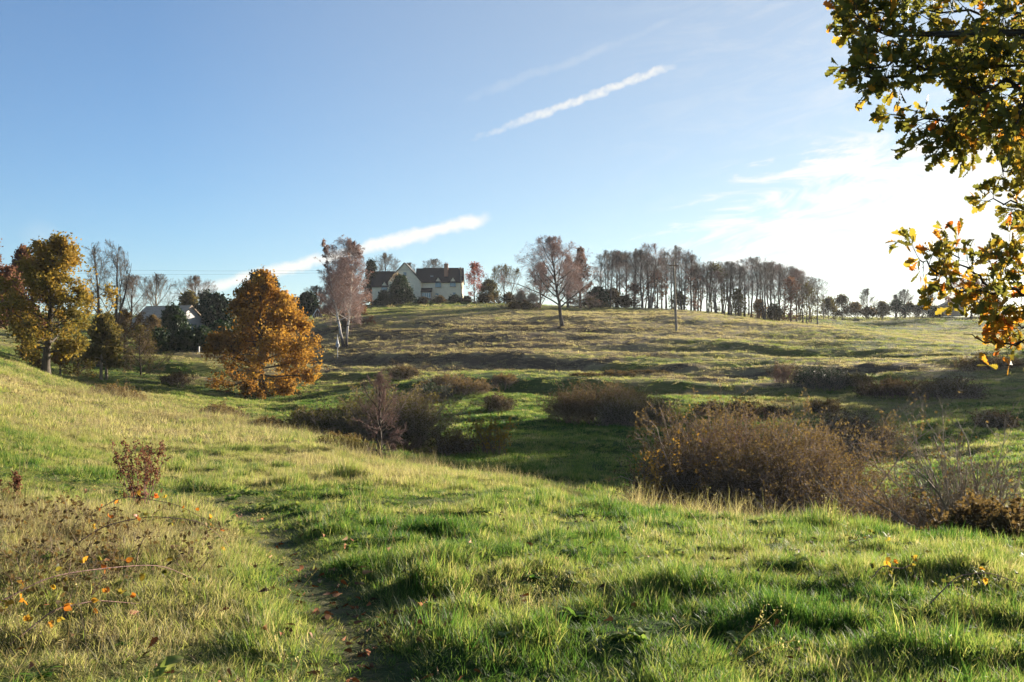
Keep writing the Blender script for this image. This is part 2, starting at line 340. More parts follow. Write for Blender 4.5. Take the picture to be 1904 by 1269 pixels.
def leaf_mat(name, stops, trans=.45, tcol=1.25, rough=.8, spec=.08, jitter=.25):
    m, N = mat_new(name)
    t = N.m('ADD', attr(N, 'tint'), N.m('MULTIPLY', N.m('SUBTRACT', N.new('ShaderNodeNewGeometry').outputs['Random Per Island'], .5), jitter), clamp=True)
    c = N.ramp(t, stops)
    p = princ(N, c, rough, spec)
    tr = N.new('ShaderNodeBsdfTranslucent'); N.l.new(N.mix(1.0, c, (tcol, tcol * .95, tcol * .7), 'MULTIPLY'), tr.inputs[0])
    mx = N.new('ShaderNodeMixShader'); mx.inputs[0].default_value = trans; N.l.new(p, mx.inputs[1]); N.l.new(tr.outputs[0], mx.inputs[2])
    finish(N, mx.outputs[0]); return m
def bark_mat(name, a, b, scale=6, band=None):
    m, N = mat_new(name); co = objco(N)
    mp = N.new('ShaderNodeMapping'); N.l.new(co, mp.inputs[0]); mp.inputs['Scale'].default_value = (1, 1, .25)
    n = N.noise(mp.outputs[0], scale, 6, .7)
    c = N.mix(N.mapr(n, .35, .68), a, b)
    if band:
        mp2 = N.new('ShaderNodeMapping'); N.l.new(co, mp2.inputs[0]); mp2.inputs['Scale'].default_value = (.6, .6, 2.2)
        k = N.mapr(N.noise(mp2.outputs[0], 1.6, 4, .7), .56, .62)
        sp = N.new('ShaderNodeSeparateXYZ'); N.l.new(co, sp.inputs[0])
        k = N.m('MAXIMUM', k, N.mapr(N.m('ADD', sp.outputs[2], N.m('MULTIPLY', n, 1.6)), 1.3, 3.2, 1, 0))
        c = N.mix(k, c, band)
    finish(N, princ(N, c, .9, .15, n, .6, .05)); return m
def flat_mat(name, a, b=None, scale=4, rough=.8, spec=.3, bstr=.2, metal=0.0, detail=5):
    m, N = mat_new(name); n = N.noise(objco(N), scale, detail, .6)
    c = N.mix(N.mapr(n, .3, .7), a, b or tuple(x * .75 for x in a))
    finish(N, princ(N, c, rough, spec, n, bstr, .02, metal)); return m

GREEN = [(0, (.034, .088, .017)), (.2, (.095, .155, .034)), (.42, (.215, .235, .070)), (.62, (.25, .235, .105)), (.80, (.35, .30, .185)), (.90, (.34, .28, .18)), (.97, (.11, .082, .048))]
def grass_material():
    m, N = mat_new('grass_blades')
    t = N.m('ADD', attr(N, 'tint', 'INSTANCER'), N.m('MULTIPLY', N.m('SUBTRACT', N.new('ShaderNodeNewGeometry').outputs['Random Per Island'], .5), .34), clamp=True)
    c = N.ramp(t, GREEN)
    p = princ(N, c, .6, .18)
    tr = N.new('ShaderNodeBsdfTranslucent'); N.l.new(N.mix(1.0, c, (1.7, 1.7, 1.1), 'MULTIPLY'), tr.inputs[0])
    mx = N.new('ShaderNodeMixShader'); mx.inputs[0].default_value = .48; N.l.new(p, mx.inputs[1]); N.l.new(tr.outputs[0], mx.inputs[2])
    finish(N, mx.outputs[0]); return m
def ground_material():
    m, N = mat_new('turf'); pos = posn(N)
    mp = N.new('ShaderNodeMapping'); N.l.new(pos, mp.inputs[0]); mp.inputs['Scale'].default_value = (.45, 1, 1)
    n1 = N.noise(mp.outputs[0], 1.1, 6, .65); n2 = N.noise(pos, 9.0, 6, .7)
    t = N.m('ADD', attr(N, 'straw'), N.m('ADD', N.m('MULTIPLY', N.m('SUBTRACT', n1, .5), .75), N.m('MULTIPLY', N.m('SUBTRACT', n2, .5), .35)), clamp=True)
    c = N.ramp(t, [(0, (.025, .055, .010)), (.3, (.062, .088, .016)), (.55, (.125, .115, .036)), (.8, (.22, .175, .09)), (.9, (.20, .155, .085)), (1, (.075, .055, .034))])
    c = N.mix(N.m('MULTIPLY', attr(N, 'worn'), N.mapr(n2, .35, .65, .2, .8)), c, (.15, .125, .07))
    hn = N.m('ADD', n1, N.m('MULTIPLY', n2, .5))
    finish(N, princ(N, c, .95, .1, hn, .9, .12)); return m
M = dict(
 grass=grass_material(), ground=ground_material(),
 bark=bark_mat('bark_dark', (.045, .035, .026), (.11, .09, .07)),
 bark_far=bark_mat('bark_grey_brown', (.055, .043, .036), (.12, .095, .078)), twig_birch=bark_mat('twig_birch', (.26, .18, .155), (.44, .33, .30), 9), scrub=bark_mat('twig_scrub', (.20, .145, .115), (.40, .31, .25), 9),
 bark_pale=bark_mat('bark_pale', (.15, .12, .085), (.32, .26, .19)),
 birch=bark_mat('bark_birch', (.60, .55, .49), (.78, .73, .66), 4, (.06, .05, .045)),
 twig=bark_mat('twig_brown', (.15, .10, .068), (.27, .195, .135), 9),
 twig_red=bark_mat('twig_red_brown', (.17, .10, .085), (.30, .19, .16), 9),
 twig_grey=bark_mat('twig_grey', (.10, .085, .07), (.21, .175, .14), 9),
 twig_dark=bark_mat('twig_dark', (.03, .022, .018), (.075, .055, .042), 9),
 gold=leaf_mat('leaf_gold', [(0, (.05, .05, .014)), (.35, (.13, .11, .025)), (.65, (.25, .18, .035)), (1, (.34, .20, .045))], .42),
 orange=leaf_mat('leaf_orange', [(0, (.09, .05, .018)), (.35, (.19, .095, .024)), (.7, (.31, .155, .028)), (1, (.40, .235, .045))], .42),
 rust=leaf_mat('leaf_rust', [(0, (.10, .055, .042)), (.5, (.19, .095, .065)), (1, (.29, .145, .08))], .35),
 red=leaf_mat('leaf_red', [(0, (.13, .045, .045)), (.5, (.25, .07, .06)), (1, (.34, .12, .08))], .4),
 conifer=leaf_mat('needles_dark', [(0, (.010, .022, .014)), (.5, (.018, .036, .018)), (1, (.04, .055, .025))], .1, jitter=.4),
 evergreen=leaf_mat('leaf_evergreen', [(0, (.012, .028, .012)), (.5, (.024, .048, .018)), (1, (.055, .075, .022))], .18, spec=.15, rough=.6, jitter=.4),
 olive=leaf_mat('leaf_olive', [(0, (.05, .05, .016)), (.5, (.11, .095, .028)), (1, (.20, .15, .045))], .35, jitter=.4),
 bramble=leaf_mat('leaf_bramble', [(0, (.035, .032, .014)), (.4, (.085, .06, .026)), (.7, (.15, .10, .04)), (1, (.21, .15, .055))], .35, jitter=.5),
 seed=leaf_mat('seed_fluff', [(0, (.33, .25, .18)), (1, (.62, .53, .42))], .5),
 dock=leaf_mat('dock_seed', [(0, (.11, .045, .03)), (.5, (.20, .085, .055)), (1, (.30, .16, .10))], .3, jitter=.5),
 oak=leaf_mat('leaf_oak_autumn', [(0, (.05, .06, .016)), (.3, (.10, .10, .02)), (.5, (.20, .16, .024)), (.72, (.36, .17, .02)), (1, (.32, .09, .015))], .5, 1.9, .5, .3, .2),
 fallen=leaf_mat('leaf_fallen', [(0, (.10, .05, .03)), (.4, (.22, .08, .025)), (.75, (.45, .13, .02)), (1, (.40, .24, .12))], .3, 1.3, jitter=.3),
)

# ------------------------------------------------------------------ ground
def build_ground():
    dd = [-40, -25, -16, -10, -6, -4, -2, -.5]; d = .6
    while d < 12: dd.append(d); d += .075
    while d < 260: dd.append(d); d *= 1.0095
    while d < 1500: dd.append(d); d *= 1.08
    dd = np.array(dd); uu = np.concatenate([np.linspace(-3.2, -.8, 40)[:-1], np.linspace(-.8, .8, 470), np.linspace(.8, 3.2, 40)[1:]])
    D, U = np.meshgrid(dd, uu, indexing='ij'); X = U * (np.maximum(D, 0) + 5.0) * .85
    Z = H(X.ravel(), D.ravel()); nr, nc = D.shape
    v = np.stack([X.ravel(), D.ravel(), Z], 1)
    i = np.arange(nr - 1)[:, None] * nc + np.arange(nc - 1)
    q = np.stack([i, i + 1, i + 1 + nc, i + nc], -1).reshape(-1, 4)
    b = MB(); b.add(v, q); o = b.build('ground', M['ground'])
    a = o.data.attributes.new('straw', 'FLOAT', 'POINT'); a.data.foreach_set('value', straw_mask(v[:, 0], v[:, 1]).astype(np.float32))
    w = np.maximum(np.exp(-(seg_dist(v[:, 0], v[:, 1], TRAIL) / .3) ** 2), .55 * np.exp(-(seg_dist(v[:, 0], v[:, 1], PATH) / .8) ** 4))
    a = o.data.attributes.new('worn', 'FLOAT', 'POINT'); a.data.foreach_set('value', w.astype(np.float32))
    tag(o, kind='structure'); return o
build_ground()

# ------------------------------------------------------------------ grass
def blade_tuft(seed, nb, h, spread, width, nseg, lean=.5, flop=.5):
    r = np.random.RandomState(seed); b = MB()
    n = nb; a = r.rand(n) * 2 * np.pi; rr = np.sqrt(r.rand(n)) * spread
    base = np.stack([np.cos(a) * rr, np.sin(a) * rr, np.full(n, -.03)], 1)
    az = a + r.normal(0, 1.0, n); hh = h * (.45 + .75 * r.rand(n)); ln = np.abs(r.normal(lean, .28, n))
    pts = []; p = base.copy(); ang = .08 + .25 * r.rand(n)
    for k in range(nseg + 1):
        pts.append(p.copy()); stp = hh / nseg
        p = p + np.stack([np.cos(az) * np.sin(ang), np.sin(az) * np.sin(ang), np.cos(ang)], 1) * stp[:, None]
        ang = np.minimum(ang + ln * (flop + .6) / nseg * (1 + k * .6), 2.1)
    pts = np.stack(pts, 1); wv = np.stack([-np.sin(az), np.cos(az), np.zeros(n)], 1)
    wv = wv * np.cos(.6) + np.stack([np.zeros(n), np.zeros(n), r.normal(0, .3, n)], 1)
    ww = width * (.6 + .8 * r.rand(n)); prof = np.array([.8, 1, .85, .55, .08])[np.linspace(0, 4, nseg + 1).round().astype(int)]
    off = wv[:, None] * (ww[:, None] * prof[None])[..., None] * .5
    v = np.stack([pts - off, pts + off], 2).reshape(-1, 3)
    i = (np.arange(n)[:, None] * (nseg + 1) + np.arange(nseg)) * 2
    b.add(v, np.stack([i, i + 1, i + 3, i + 2], -1).reshape(-1, 4))
    o = b.build('tuft_source', M['grass']); COL.objects.unlink(o); return o
def scatter(name, sources, P, rot, scl, tint, idx, label_kind='stuff', extra=None):
    me = bpy.data.meshes.new(name); me.vertices.add(len(P)); me.vertices.foreach_set('co', P.astype(np.float32).ravel())
    def at(n, t, dat, key='value'):
        a = me.attributes.new(n, t, 'POINT'); a.data.foreach_set(key, np.ascontiguousarray(dat).ravel())
    at('rot', 'FLOAT_VECTOR', rot.astype(np.float32), 'vector'); at('scl', 'FLOAT_VECTOR', scl.astype(np.float32), 'vector')
    at('tint', 'FLOAT', tint.astype(np.float32)); at('idx', 'INT', idx.astype(np.int32))
    o = bpy.data.objects.new(name, me); COL.objects.link(o)
    c = bpy.data.collections.new(name + '_sources')
    for s in sources: c.objects.link(s)
    g = bpy.data.node_groups.new(name + '_scatter', 'GeometryNodeTree')
    g.interface.new_socket('Geometry', in_out='INPUT', socket_type='NodeSocketGeometry'); g.interface.new_socket('Geometry', in_out='OUTPUT', socket_type='NodeSocketGeometry')
    n = g.nodes; L = g.links; gi = n.new('NodeGroupInput'); go = n.new('NodeGroupOutput')
    ip = n.new('GeometryNodeInstanceOnPoints'); ci = n.new('GeometryNodeCollectionInfo'); ci.inputs[0].default_value = c
    ci.inputs['Separate Children'].default_value = True; ci.inputs['Reset Children'].default_value = True
    def na(nm, t): k = n.new('GeometryNodeInputNamedAttribute'); k.data_type = t; k.inputs[0].default_value = nm; return k.outputs[0]
    L.new(gi.outputs[0], ip.inputs['Points']); L.new(ci.outputs[0], ip.inputs['Instance']); ip.inputs['Pick Instance'].default_value = True
    L.new(na('idx', 'INT'), ip.inputs['Instance Index'])
    e = n.new('FunctionNodeEulerToRotation'); L.new(na('rot', 'FLOAT_VECTOR'), e.inputs[0]); L.new(e.outputs[0], ip.inputs['Rotation'])
    L.new(na('scl', 'FLOAT_VECTOR'), ip.inputs['Scale']); L.new(ip.outputs[0], go.inputs[0])
    md = o.modifiers.new('scatter', 'NODES'); md.node_group = g
    tag(o, kind='stuff'); return o
def sample_wedge(rng, n, d0, d1, umax=.72, powr=1.0):
    d = np.sqrt(d0 * d0 + rng.rand(n) * (d1 * d1 - d0 * d0)); u = (rng.rand(n) * 2 - 1) * umax
    return u * (d + 2.2), d
def grass_zone(name, seed, n, d0, d1, sources, s0, zs, straw_src=None, keep=None, tall=.0):
    rng = np.random.RandomState(seed); x, y = sample_wedge(rng, n, d0, d1)
    tr = seg_dist(x, y, TRAIL); pa = seg_dist(x, y, PATH)
    prob = 1 - .55 * np.exp(-(tr / .28) ** 2)
    ok = rng.rand(n) < prob
    if keep is not None: ok &= keep(x, y, rng)
    x, y, tr, pa = x[ok], y[ok], tr[ok], pa[ok]; m = len(x)
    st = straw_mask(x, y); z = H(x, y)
    short = np.maximum(.75 * np.exp(-(tr / .35) ** 2), .72 * np.exp(-(pa / 1.0) ** 4))
    cl = np.clip(.5 + .8 * vnoise(x / .9, y / .9, 51) + .35 * vnoise(x / .3, y / .3, 52), 0, 1.3)
    s = s0 * (.65 + .6 * rng.rand(m)); tk = sstep(vnoise(x / .42 + 3, y / .36, 61), .1, .7)
    hz = s * zs * (.42 + .65 * cl + .55 * tk) * (1 - short) * (1 + .25 * st)
    tus = tussock(x, y) if d0 < 20 else 0 * x; hz = hz * (1 + 1.1 * tus); s = s * (1 + .25 * tus)
    wx, wy = vnoise(x / .7, y / .7, 71), vnoise(x / .7, y / .7, 72)
    rot = np.stack([.20 * wx + rng.normal(0, .12, m), .20 * wy - .14 + rng.normal(0, .12, m), rng.rand(m) * 6.283], 1)
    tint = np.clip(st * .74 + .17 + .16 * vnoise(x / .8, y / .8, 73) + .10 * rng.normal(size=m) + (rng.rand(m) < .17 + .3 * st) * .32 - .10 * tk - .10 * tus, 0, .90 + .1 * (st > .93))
    idx = rng.randint(0, len(sources), m)
    return scatter(name, sources, np.stack([x, y, z - .01], 1), rot, np.stack([s, s, hz], 1), tint, idx)
T_near = [blade_tuft(100 + i, 24, .15 + .03 * (i % 3), .085, .0078, 4, .42 + .25 * (i % 2), .5) for i in range(7)] + [blade_tuft(120 + i, 12, .24, .05, .0030, 4, .6) for i in range(2)]
T_mid = [blade_tuft(140 + i, 28, .22, .13, .0105, 3, .42) for i in range(5)]
T_far = [blade_tuft(160 + i, 44, .26, .30, .022, 2, .6) for i in range(5)]
grass_zone('grass_near', 1, 46000, 1.6, 9.5, T_near, .62, .78)
grass_zone('grass_middle', 2, 80000, 9.0, 27, T_mid, .68, .7)
vis = lambda x, y, rng: rng.rand(len(x)) < 1.0
grass_zone('grass_slope', 3, 72000, 26, 75, T_far, .8, .62)
grass_zone('grass_hill', 4, 72000, 74, 175, T_far, 1.25, .30)
grass_zone('grass_hilltop', 5, 14000, 174, 270, T_far, 2.6, .26)
# dead straw grass standing over the left foreground and along the thicket edge
T_straw = [blade_tuft(180 + i, 12, .46, .09, .0034, 5, .42, .55) for i in range(5)]
def straw_stand(name, seed, spots):
    rng = np.random.RandomState(seed); X = []; Y = []; S = []; TT = []
    for px, d, rx, ry, n, s, t in spots:
        a = rng.rand(n) * 6.283; q = np.sqrt(rng.rand(n)); cx, cy = ground_pt(px, d)
        X.append(cx + np.cos(a) * q * rx); Y.append(cy + np.sin(a) * q * ry); S.append(np.full(n, s)); TT.append(np.full(n, t))
    x, y, s, t = map(np.concatenate, (X, Y, S, TT)); m = len(x); s = s * (.6 + .6 * rng.rand(m))
    ok = (y > 2.2) & (seg_dist(x, y, TRAIL) > .35); x, y, s, t = x[ok], y[ok], s[ok], t[ok]; m = len(x)
    return scatter(name, T_straw, np.stack([x, y, H(x, y) - .01], 1), np.stack([rng.normal(0, .34, m), rng.normal(0, .34, m), rng.rand(m) * 6.283], 1),
                   np.stack([s, s, s], 1), np.clip(t + .13 * rng.normal(size=m), 0, 1), rng.randint(0, 5, m))
straw_stand('dry_grass', 6, [(150, 7.6, 1.7, 1.7, 950, .48, .84), (40, 5.4, 1.2, 1.2, 260, .4, .78), (250, 9.0, 1.2, 1.4, 420, .5, .84), (20, 9.5, 1.6, 1.4, 460, .56, .82), (380, 6.3, .7, 1.2, 60, .4, .7),
     (1330, 16.6, 1.9, .8, 260, 1.15, .85), (1250, 18.2, 1.2, 1, 160, 1.2, .9), (1480, 14.2, 1.6, .5, 90, .95, .8), (1120, 20, 1.6, .8, 120, .8, .8), (720, 26.5, 1.6, 1.2, 160, 1.2, .85),
     (150, 30, 7, 9, 1100, 1.0, .85), (330, 36, 6, 8, 900, 1.0, .85), (60, 50, 7, 7, 700, 1.2, .85), (560, 30, 4, 4, 380, .95, .85), (260, 47, 4, 3, 420, 1.5, .95), (420, 38, 3, 2, 260, 1.4, .95), (850, 22, 4, 1.5, 260, .8, .8), (620, 20, 4, 3, 260, .8, .78)])

# broad leaved weeds and dead stems among the near grass
def rosette(seed):
    r = np.random.RandomState(seed); b = MB(); n = 8; az = np.arange(n) * 2.4 + r.rand(n); L = .055 + .05 * r.rand(n); u = np.array([0, .3, .6, .85, 1]); wv = np.array([.03, .14, .2, .13, .01])
    D = np.stack([np.cos(az), np.sin(az), 0 * az], 1); S = np.stack([-np.sin(az), np.cos(az), 0 * az], 1); up = .55 + .5 * r.rand(n)
    mid = D[:, None] * (u[None] * L[:, None])[..., None] + np.array([0, 0, 1.0]) * ((up[:, None] * u - .7 * u ** 2) * L[:, None])[..., None]
    off = S[:, None] * (wv[None] * L[:, None] * 1.6)[..., None]; lift = np.array([0, 0, .25]) * (wv[None] * L[:, None])[..., None]
    v = np.stack([mid - off + lift, mid, mid + off + lift], 2).reshape(-1, 3); b0 = np.arange(n)[:, None] * 15 + np.arange(4)[None] * 3
    for a in (0, 1): b.add(v, np.stack([b0 + a, b0 + a + 1, b0 + a + 4, b0 + a + 3], -1).reshape(-1, 4))
    o = b.build('weed_source', M['grass']); COL.objects.unlink(o); return o
def seed_stem(seed):
    r = np.random.RandomState(seed); b = MB(); n = 3; P = np.stack([r.normal(0, .02, n), r.normal(0, .02, n), 0 * np.arange(n)], 1); pts = [P]; D = np.stack([r.normal(0, .25, n), r.normal(0, .25, n), np.ones(n)], 1)
    for k in range(5): P = P + D * .07; D = D + r.normal(0, .1, D.shape); pts.append(P)
    pts = np.stack(pts, 1); b.tubes(pts, np.full((n, 6), .0016), 3)
    Q = np.repeat(pts[:, 4:].reshape(-1, 3), 9, 0); b.leaves(Q + r.normal(0, .012, Q.shape), .006, r, 0)
    o = b.build('seed_source', M['grass']); COL.objects.unlink(o); return o
def meadow_weeds():
    rng = np.random.RandomState(77); n = 1500; x, y = sample_wedge(rng, n, 2.6, 15); ok = (vnoise(x / .9, y / .9, 95) + .4 * rng.normal(size=n) > .05) & (seg_dist(x, y, TRAIL) > .3); x, y = x[ok], y[ok]; n = len(x)
    dead = rng.rand(n) < .12; idx = np.where(dead, 3 + rng.randint(0, 3, n), rng.randint(0, 3, n)); s = .8 + .6 * rng.rand(n)
    # collection children are picked in name order: three seed stems first, then three weeds
    idx = np.where(dead, rng.randint(0, 3, n), 3 + rng.randint(0, 3, n))
    scatter('meadow_weeds', [seed_stem(i) for i in range(3)] + [rosette(10 + i) for i in range(3)], np.stack([x, y, H(x, y) + np.where(dead, 0, .015)], 1), np.stack([rng.normal(0, .2, n), rng.normal(0, .2, n), rng.rand(n) * 6.28], 1), np.stack([s, s, s], 1), np.where(dead, .68 + .3 * rng.rand(n), .05 + .3 * rng.rand(n)), idx)
meadow_weeds()
# ------------------------------------------------------------------ growing trees and shrubs
def unit(v): return v / (np.linalg.norm(v, axis=-1, keepdims=True) + 1e-9)
def grow(P, D, L, n, wob, trop, rng):
    pts = [P]; D = unit(D); L = np.asarray(L)[:, None]
    for k in range(n):
        D = unit(D + wob * rng.normal(size=D.shape) + np.array([0, 0, 1.0]) * trop)
        P = P + D * L / n; pts.append(P)
    return np.stack(pts, 1)
def spawn(pts, m, t0, t1, ang, sd, rng, flat=0.0):
    N, n, _ = pts.shape
    t = t0 + (t1 - t0) * ((np.arange(m) + rng.rand(N, m)) / m); f = t * (n - 1)
    i = np.clip(f.astype(int), 0, n - 2); fr = (f - i)[..., None]; r = np.arange(N)[:, None]
    P = pts[r, i] * (1 - fr) + pts[r, i + 1] * fr; T = unit(pts[r, i + 1] - pts[r, i])
    q = rng.normal(size=T.shape); q[..., 2] *= (1 - flat); q = unit(q - T * (q * T).sum(-1, keepdims=True))
    a = rng.normal(ang, sd, (N, m))[..., None]
    return P.reshape(-1, 3), (np.cos(a) * T + np.sin(a) * q).reshape(-1, 3), t.reshape(-1), np.repeat(np.arange(N), m)
class Env:
    """outline of a crown: radius (fraction of R) over height (fraction of H)"""
    def __init__(s, Ht, R, prof, rng, lean=(0, 0), irr=.14, z0=0.0):
        s.H, s.R, s.z, s.r = Ht, R, [p[0] for p in prof], [p[1] for p in prof]; s.lean = np.array(lean); s.irr = irr; s.ph = rng.rand(6) * 6.28
    def inside(s, P):
        z = P[..., 2] / s.H; c = s.lean * P[..., 2:3]; x, y = P[..., 0] - c[..., 0], P[..., 1] - c[..., 1]; a = np.arctan2(y, x)
        k = 1 + s.irr * (np.sin(2 * a + s.ph[0] + 5 * z) + .8 * np.sin(3 * a + s.ph[1] - 9 * z) + .8 * np.sin(5 * a + s.ph[2] + 17 * z))
        return np.hypot(x, y) <= np.interp(z, s.z, s.r, left=0, right=0) * s.R * k
    def reach(s, P, D, mx):
        st = np.linspace(0, mx, 36)[1:]; Q = P[:, None] + unit(D)[:, None] * st[None, :, None]
        ok = s.inside(Q); k = np.where(ok.all(1), len(st), np.argmin(ok, 1)); return np.maximum(st[np.clip(k - 1, 0, len(st) - 1)] * (k > 0), 0.04 * mx)
def arr(*a): return np.array(a, float)
def tree_meshes(seed, Ht, R, prof, r0, nl=16, z0=.2, z1=.95, a0=75, a1=25, trop1=.04, lv=((8, .5, 45, .03), (6, .5, 45, .03), (4, .6, 45, 0)), wob=.10,
                leaf=None, lean=(0, 0), irr=.14, curve=.03, stems=None, twig_r=.012, twig_tint=.5, flat=0.0, top=.97, droop=0.0, limb_r=.36):
    """returns (trunk mesh builder, crown mesh builder); leaf = (per twig, size, tint function or None)"""
    rng = np.random.RandomState(seed); env = Env(Ht, R, prof, rng, lean, irr)
    tb, cb = MB(), MB(); all1 = []
    for (sx, sy, tx, ty, hf, rf) in (stems or [(0, 0, lean[0] * Ht, lean[1] * Ht, 1, 1)]):
        n = 14; k = np.linspace(0, 1, n + 1)
        tr = np.stack([sx + (tx - sx) * k, sy + (ty - sy) * k, k * Ht * top * hf], 1)
        w = rng.normal(0, curve * Ht * .35, (n + 1, 2)); w = np.cumsum(w, 0) * .35; w -= w[0]; tr[:, :2] += w * np.minimum(1, k * 3)[:, None] * (1 - .3 * k)[:, None]
        tr[0, 2] = -.35
        rad = r0 * rf * ((1 - k) ** .85 * .93 + .04); rad[0] *= 1.75; rad[1] *= 1.12
        tb.tubes(tr[None], rad[None], 9)
        nn = max(3, int(nl * (1 if not stems else 1.2 / len(stems) * hf)))
        P, D, t, _ = spawn(tr[None], nn, z0, z1, 0, 0, rng)
        az = np.arange(nn) * 2.39996 + rng.rand(nn) * .9; tt = (t - z0) / (z1 - z0); an = np.radians(a0 + (a1 - a0) * tt + rng.normal(0, 9, nn))
        D = np.stack([np.cos(az) * np.sin(an), np.sin(az) * np.sin(an), np.cos(an)], 1)
        L = env.reach(P, D, 2.2 * max(R, Ht * .5)) * (.78 + .32 * rng.rand(nn))
        pts = grow(P, D, L, 8, wob * .8, trop1, rng); kk = np.linspace(0, 1, 9)
        rr = np.interp(P[:, 2] / (Ht * top * hf), k, rad) * limb_r; rr = np.minimum(rr, .05 * L + .012)
        tb.tubes(pts, rr[:, None] * (1 - .85 * kk)[None] + twig_r * .8, 5); all1.append(pts)
    pts = np.concatenate(all1)
    rr = np.full(len(pts), r0 * .12); tips = []
    for li, (m, ratio, ang, trop) in enumerate(lv):
        last = li == len(lv) - 1; L0 = np.linalg.norm(np.diff(pts, axis=1), axis=2).sum(1)
        P, D, t, par = spawn(pts, m, .12 if li else .22, 1.0, R_(ang), .28, rng, flat)
        L = np.minimum(L0[par] * ratio * (1.15 - .65 * t) * (.6 + .7 * rng.rand(len(P))), env.reach(P, D, max(R, 1.5)) * .95 + .06)
        n = (5, 4, 3, 3)[li]; pts = grow(P, D, L, n, wob, trop - droop * (li > 0), rng)
        rb = np.minimum(rr[par] * .55, .03 * L + twig_r); rr = rb
        k = np.linspace(0, 1, n + 1); cb.tubes(pts, np.maximum(rb[:, None] * (1 - .8 * k), twig_r * .55), 4 if li == 0 else 3, 0, twig_tint)
        tips.append(pts)
    if leaf:
        per, size, tf = leaf[:3]; spread = leaf[3] if len(leaf) > 3 else .25
        pts = tips[-1]; N, n, _ = pts.shape; q = rng.randint(0, n, (N, per)); P = pts[np.arange(N)[:, None], q].reshape(-1, 3)
        P = P + rng.normal(0, spread * size * 2, P.shape); keep = rng.rand(len(P)) < (leaf[4] if len(leaf) > 4 else 1)
        P = P[keep]
        if len(leaf) > 5:
            gap = vnoise(P[:, 0] / leaf[5] + P[:, 1] / (leaf[5] * 2.1), P[:, 2] / leaf[5] * 1.25 + P[:, 1] / (leaf[5] * 1.7) + seed, seed + 50) + .6 * vnoise(P[:, 0] / leaf[5] * 2.3, P[:, 2] / leaf[5] * 2.3 + P[:, 1], seed + 51)
            P = P[gap + .35 * rng.normal(size=len(P)) > leaf[6]]
        cl = .5 + .42 * vnoise(P[:, 0] / (R * .22) + 9, P[:, 2] / (R * .22) + P[:, 1] / (R * .3), seed)
        tint = np.clip(tf(P, cl, rng) if tf else cl, 0, 1)
        cb.leaves(P, size * (.6 + .8 * rng.rand(len(P))), rng, 1, tint)
    return tb, cb
PRO = dict(
 oak=[(.0, .0), (.13, .15), (.17, .8), (.27, 1), (.42, .98), (.62, .82), (.8, .58), (.93, .34), (1, .08)],
 cone=[(.0, .15), (.06, .75), (.16, 1), (.32, .98), (.5, .88), (.7, .70), (.86, .46), (1, .10)],
 ash=[(.0, .0), (.12, .2), (.3, .6), (.55, .95), (.75, 1), (.9, .75), (1, .25)],
 fan=[(.0, .0), (.15, .3), (.35, .75), (.6, 1), (.8, .95), (.93, .65), (1, .2)],
 narrow=[(.0, .05), (.2, .55), (.5, 1), (.8, .9), (.95, .55), (1, .15)],
 birch=[(.0, .0), (.12, .35), (.25, .85), (.45, 1), (.7, .85), (.88, .62), (1, .2)],
 larch=[(.0, .2), (.1, .95), (.25, 1), (.5, .74), (.75, .42), (.9, .2), (1, .02)],
 fir=[(.0, .8), (.08, 1), (.3, .8), (.6, .5), (.85, .2), (1, .01)],
 dome=[(.0, .72), (.15, .95), (.35, 1), (.6, .88), (.8, .62), (.93, .32), (1, .05)],
 wood=[(.0, .0), (.2, .18), (.4, .5), (.62, .9), (.8, 1), (.93, .7), (1, .2)],
)
BARE = dict(lv=((10, .55, 38, .06), (7, .55, 40, .05), (6, .65, 42, .04)))
def plant(name, label, cat, px, d, seed, py_top, w, bark, twig, leafm=None, group=None, sink=.06, zb=None, rz=0.0, **k):
    x, y = ground_pt(px, d); z = Hf(x, y) - sink if zb is None else zb
    Ht = max(top_z(py_top, d) - z, .9); R = w / 2 / F * d
    kw = dict(k); prof = PRO[kw.pop('pro')]
    tb, cb = tree_meshes(seed, Ht, R, prof, **kw)
    o = thing(name, label, cat, (x, y, z), rz, group)
    tb.build('trunk', M[bark], o); cb.build('crown', [M[twig], M[leafm or twig]], o); return o

# the two autumn oaks
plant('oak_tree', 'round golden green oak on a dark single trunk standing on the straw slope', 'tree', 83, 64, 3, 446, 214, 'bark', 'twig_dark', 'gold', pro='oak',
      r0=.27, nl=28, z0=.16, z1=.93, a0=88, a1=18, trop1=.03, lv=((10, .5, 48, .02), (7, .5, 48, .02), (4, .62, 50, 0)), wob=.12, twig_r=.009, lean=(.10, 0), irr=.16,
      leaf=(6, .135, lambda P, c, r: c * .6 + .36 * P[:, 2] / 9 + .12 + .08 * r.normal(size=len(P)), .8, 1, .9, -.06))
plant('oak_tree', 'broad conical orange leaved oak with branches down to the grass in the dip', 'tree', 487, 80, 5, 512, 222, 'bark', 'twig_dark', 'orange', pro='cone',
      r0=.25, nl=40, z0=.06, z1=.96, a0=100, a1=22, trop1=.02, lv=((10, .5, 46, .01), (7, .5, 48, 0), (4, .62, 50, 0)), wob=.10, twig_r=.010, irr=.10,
      leaf=(6, .15, lambda P, c, r: c * .7 + .34 + .045 * P[:, 0] + .08 * r.normal(size=len(P)), .8, 1, 1.0, -.02))  # right side of the crown tinted lighter as if sunlit

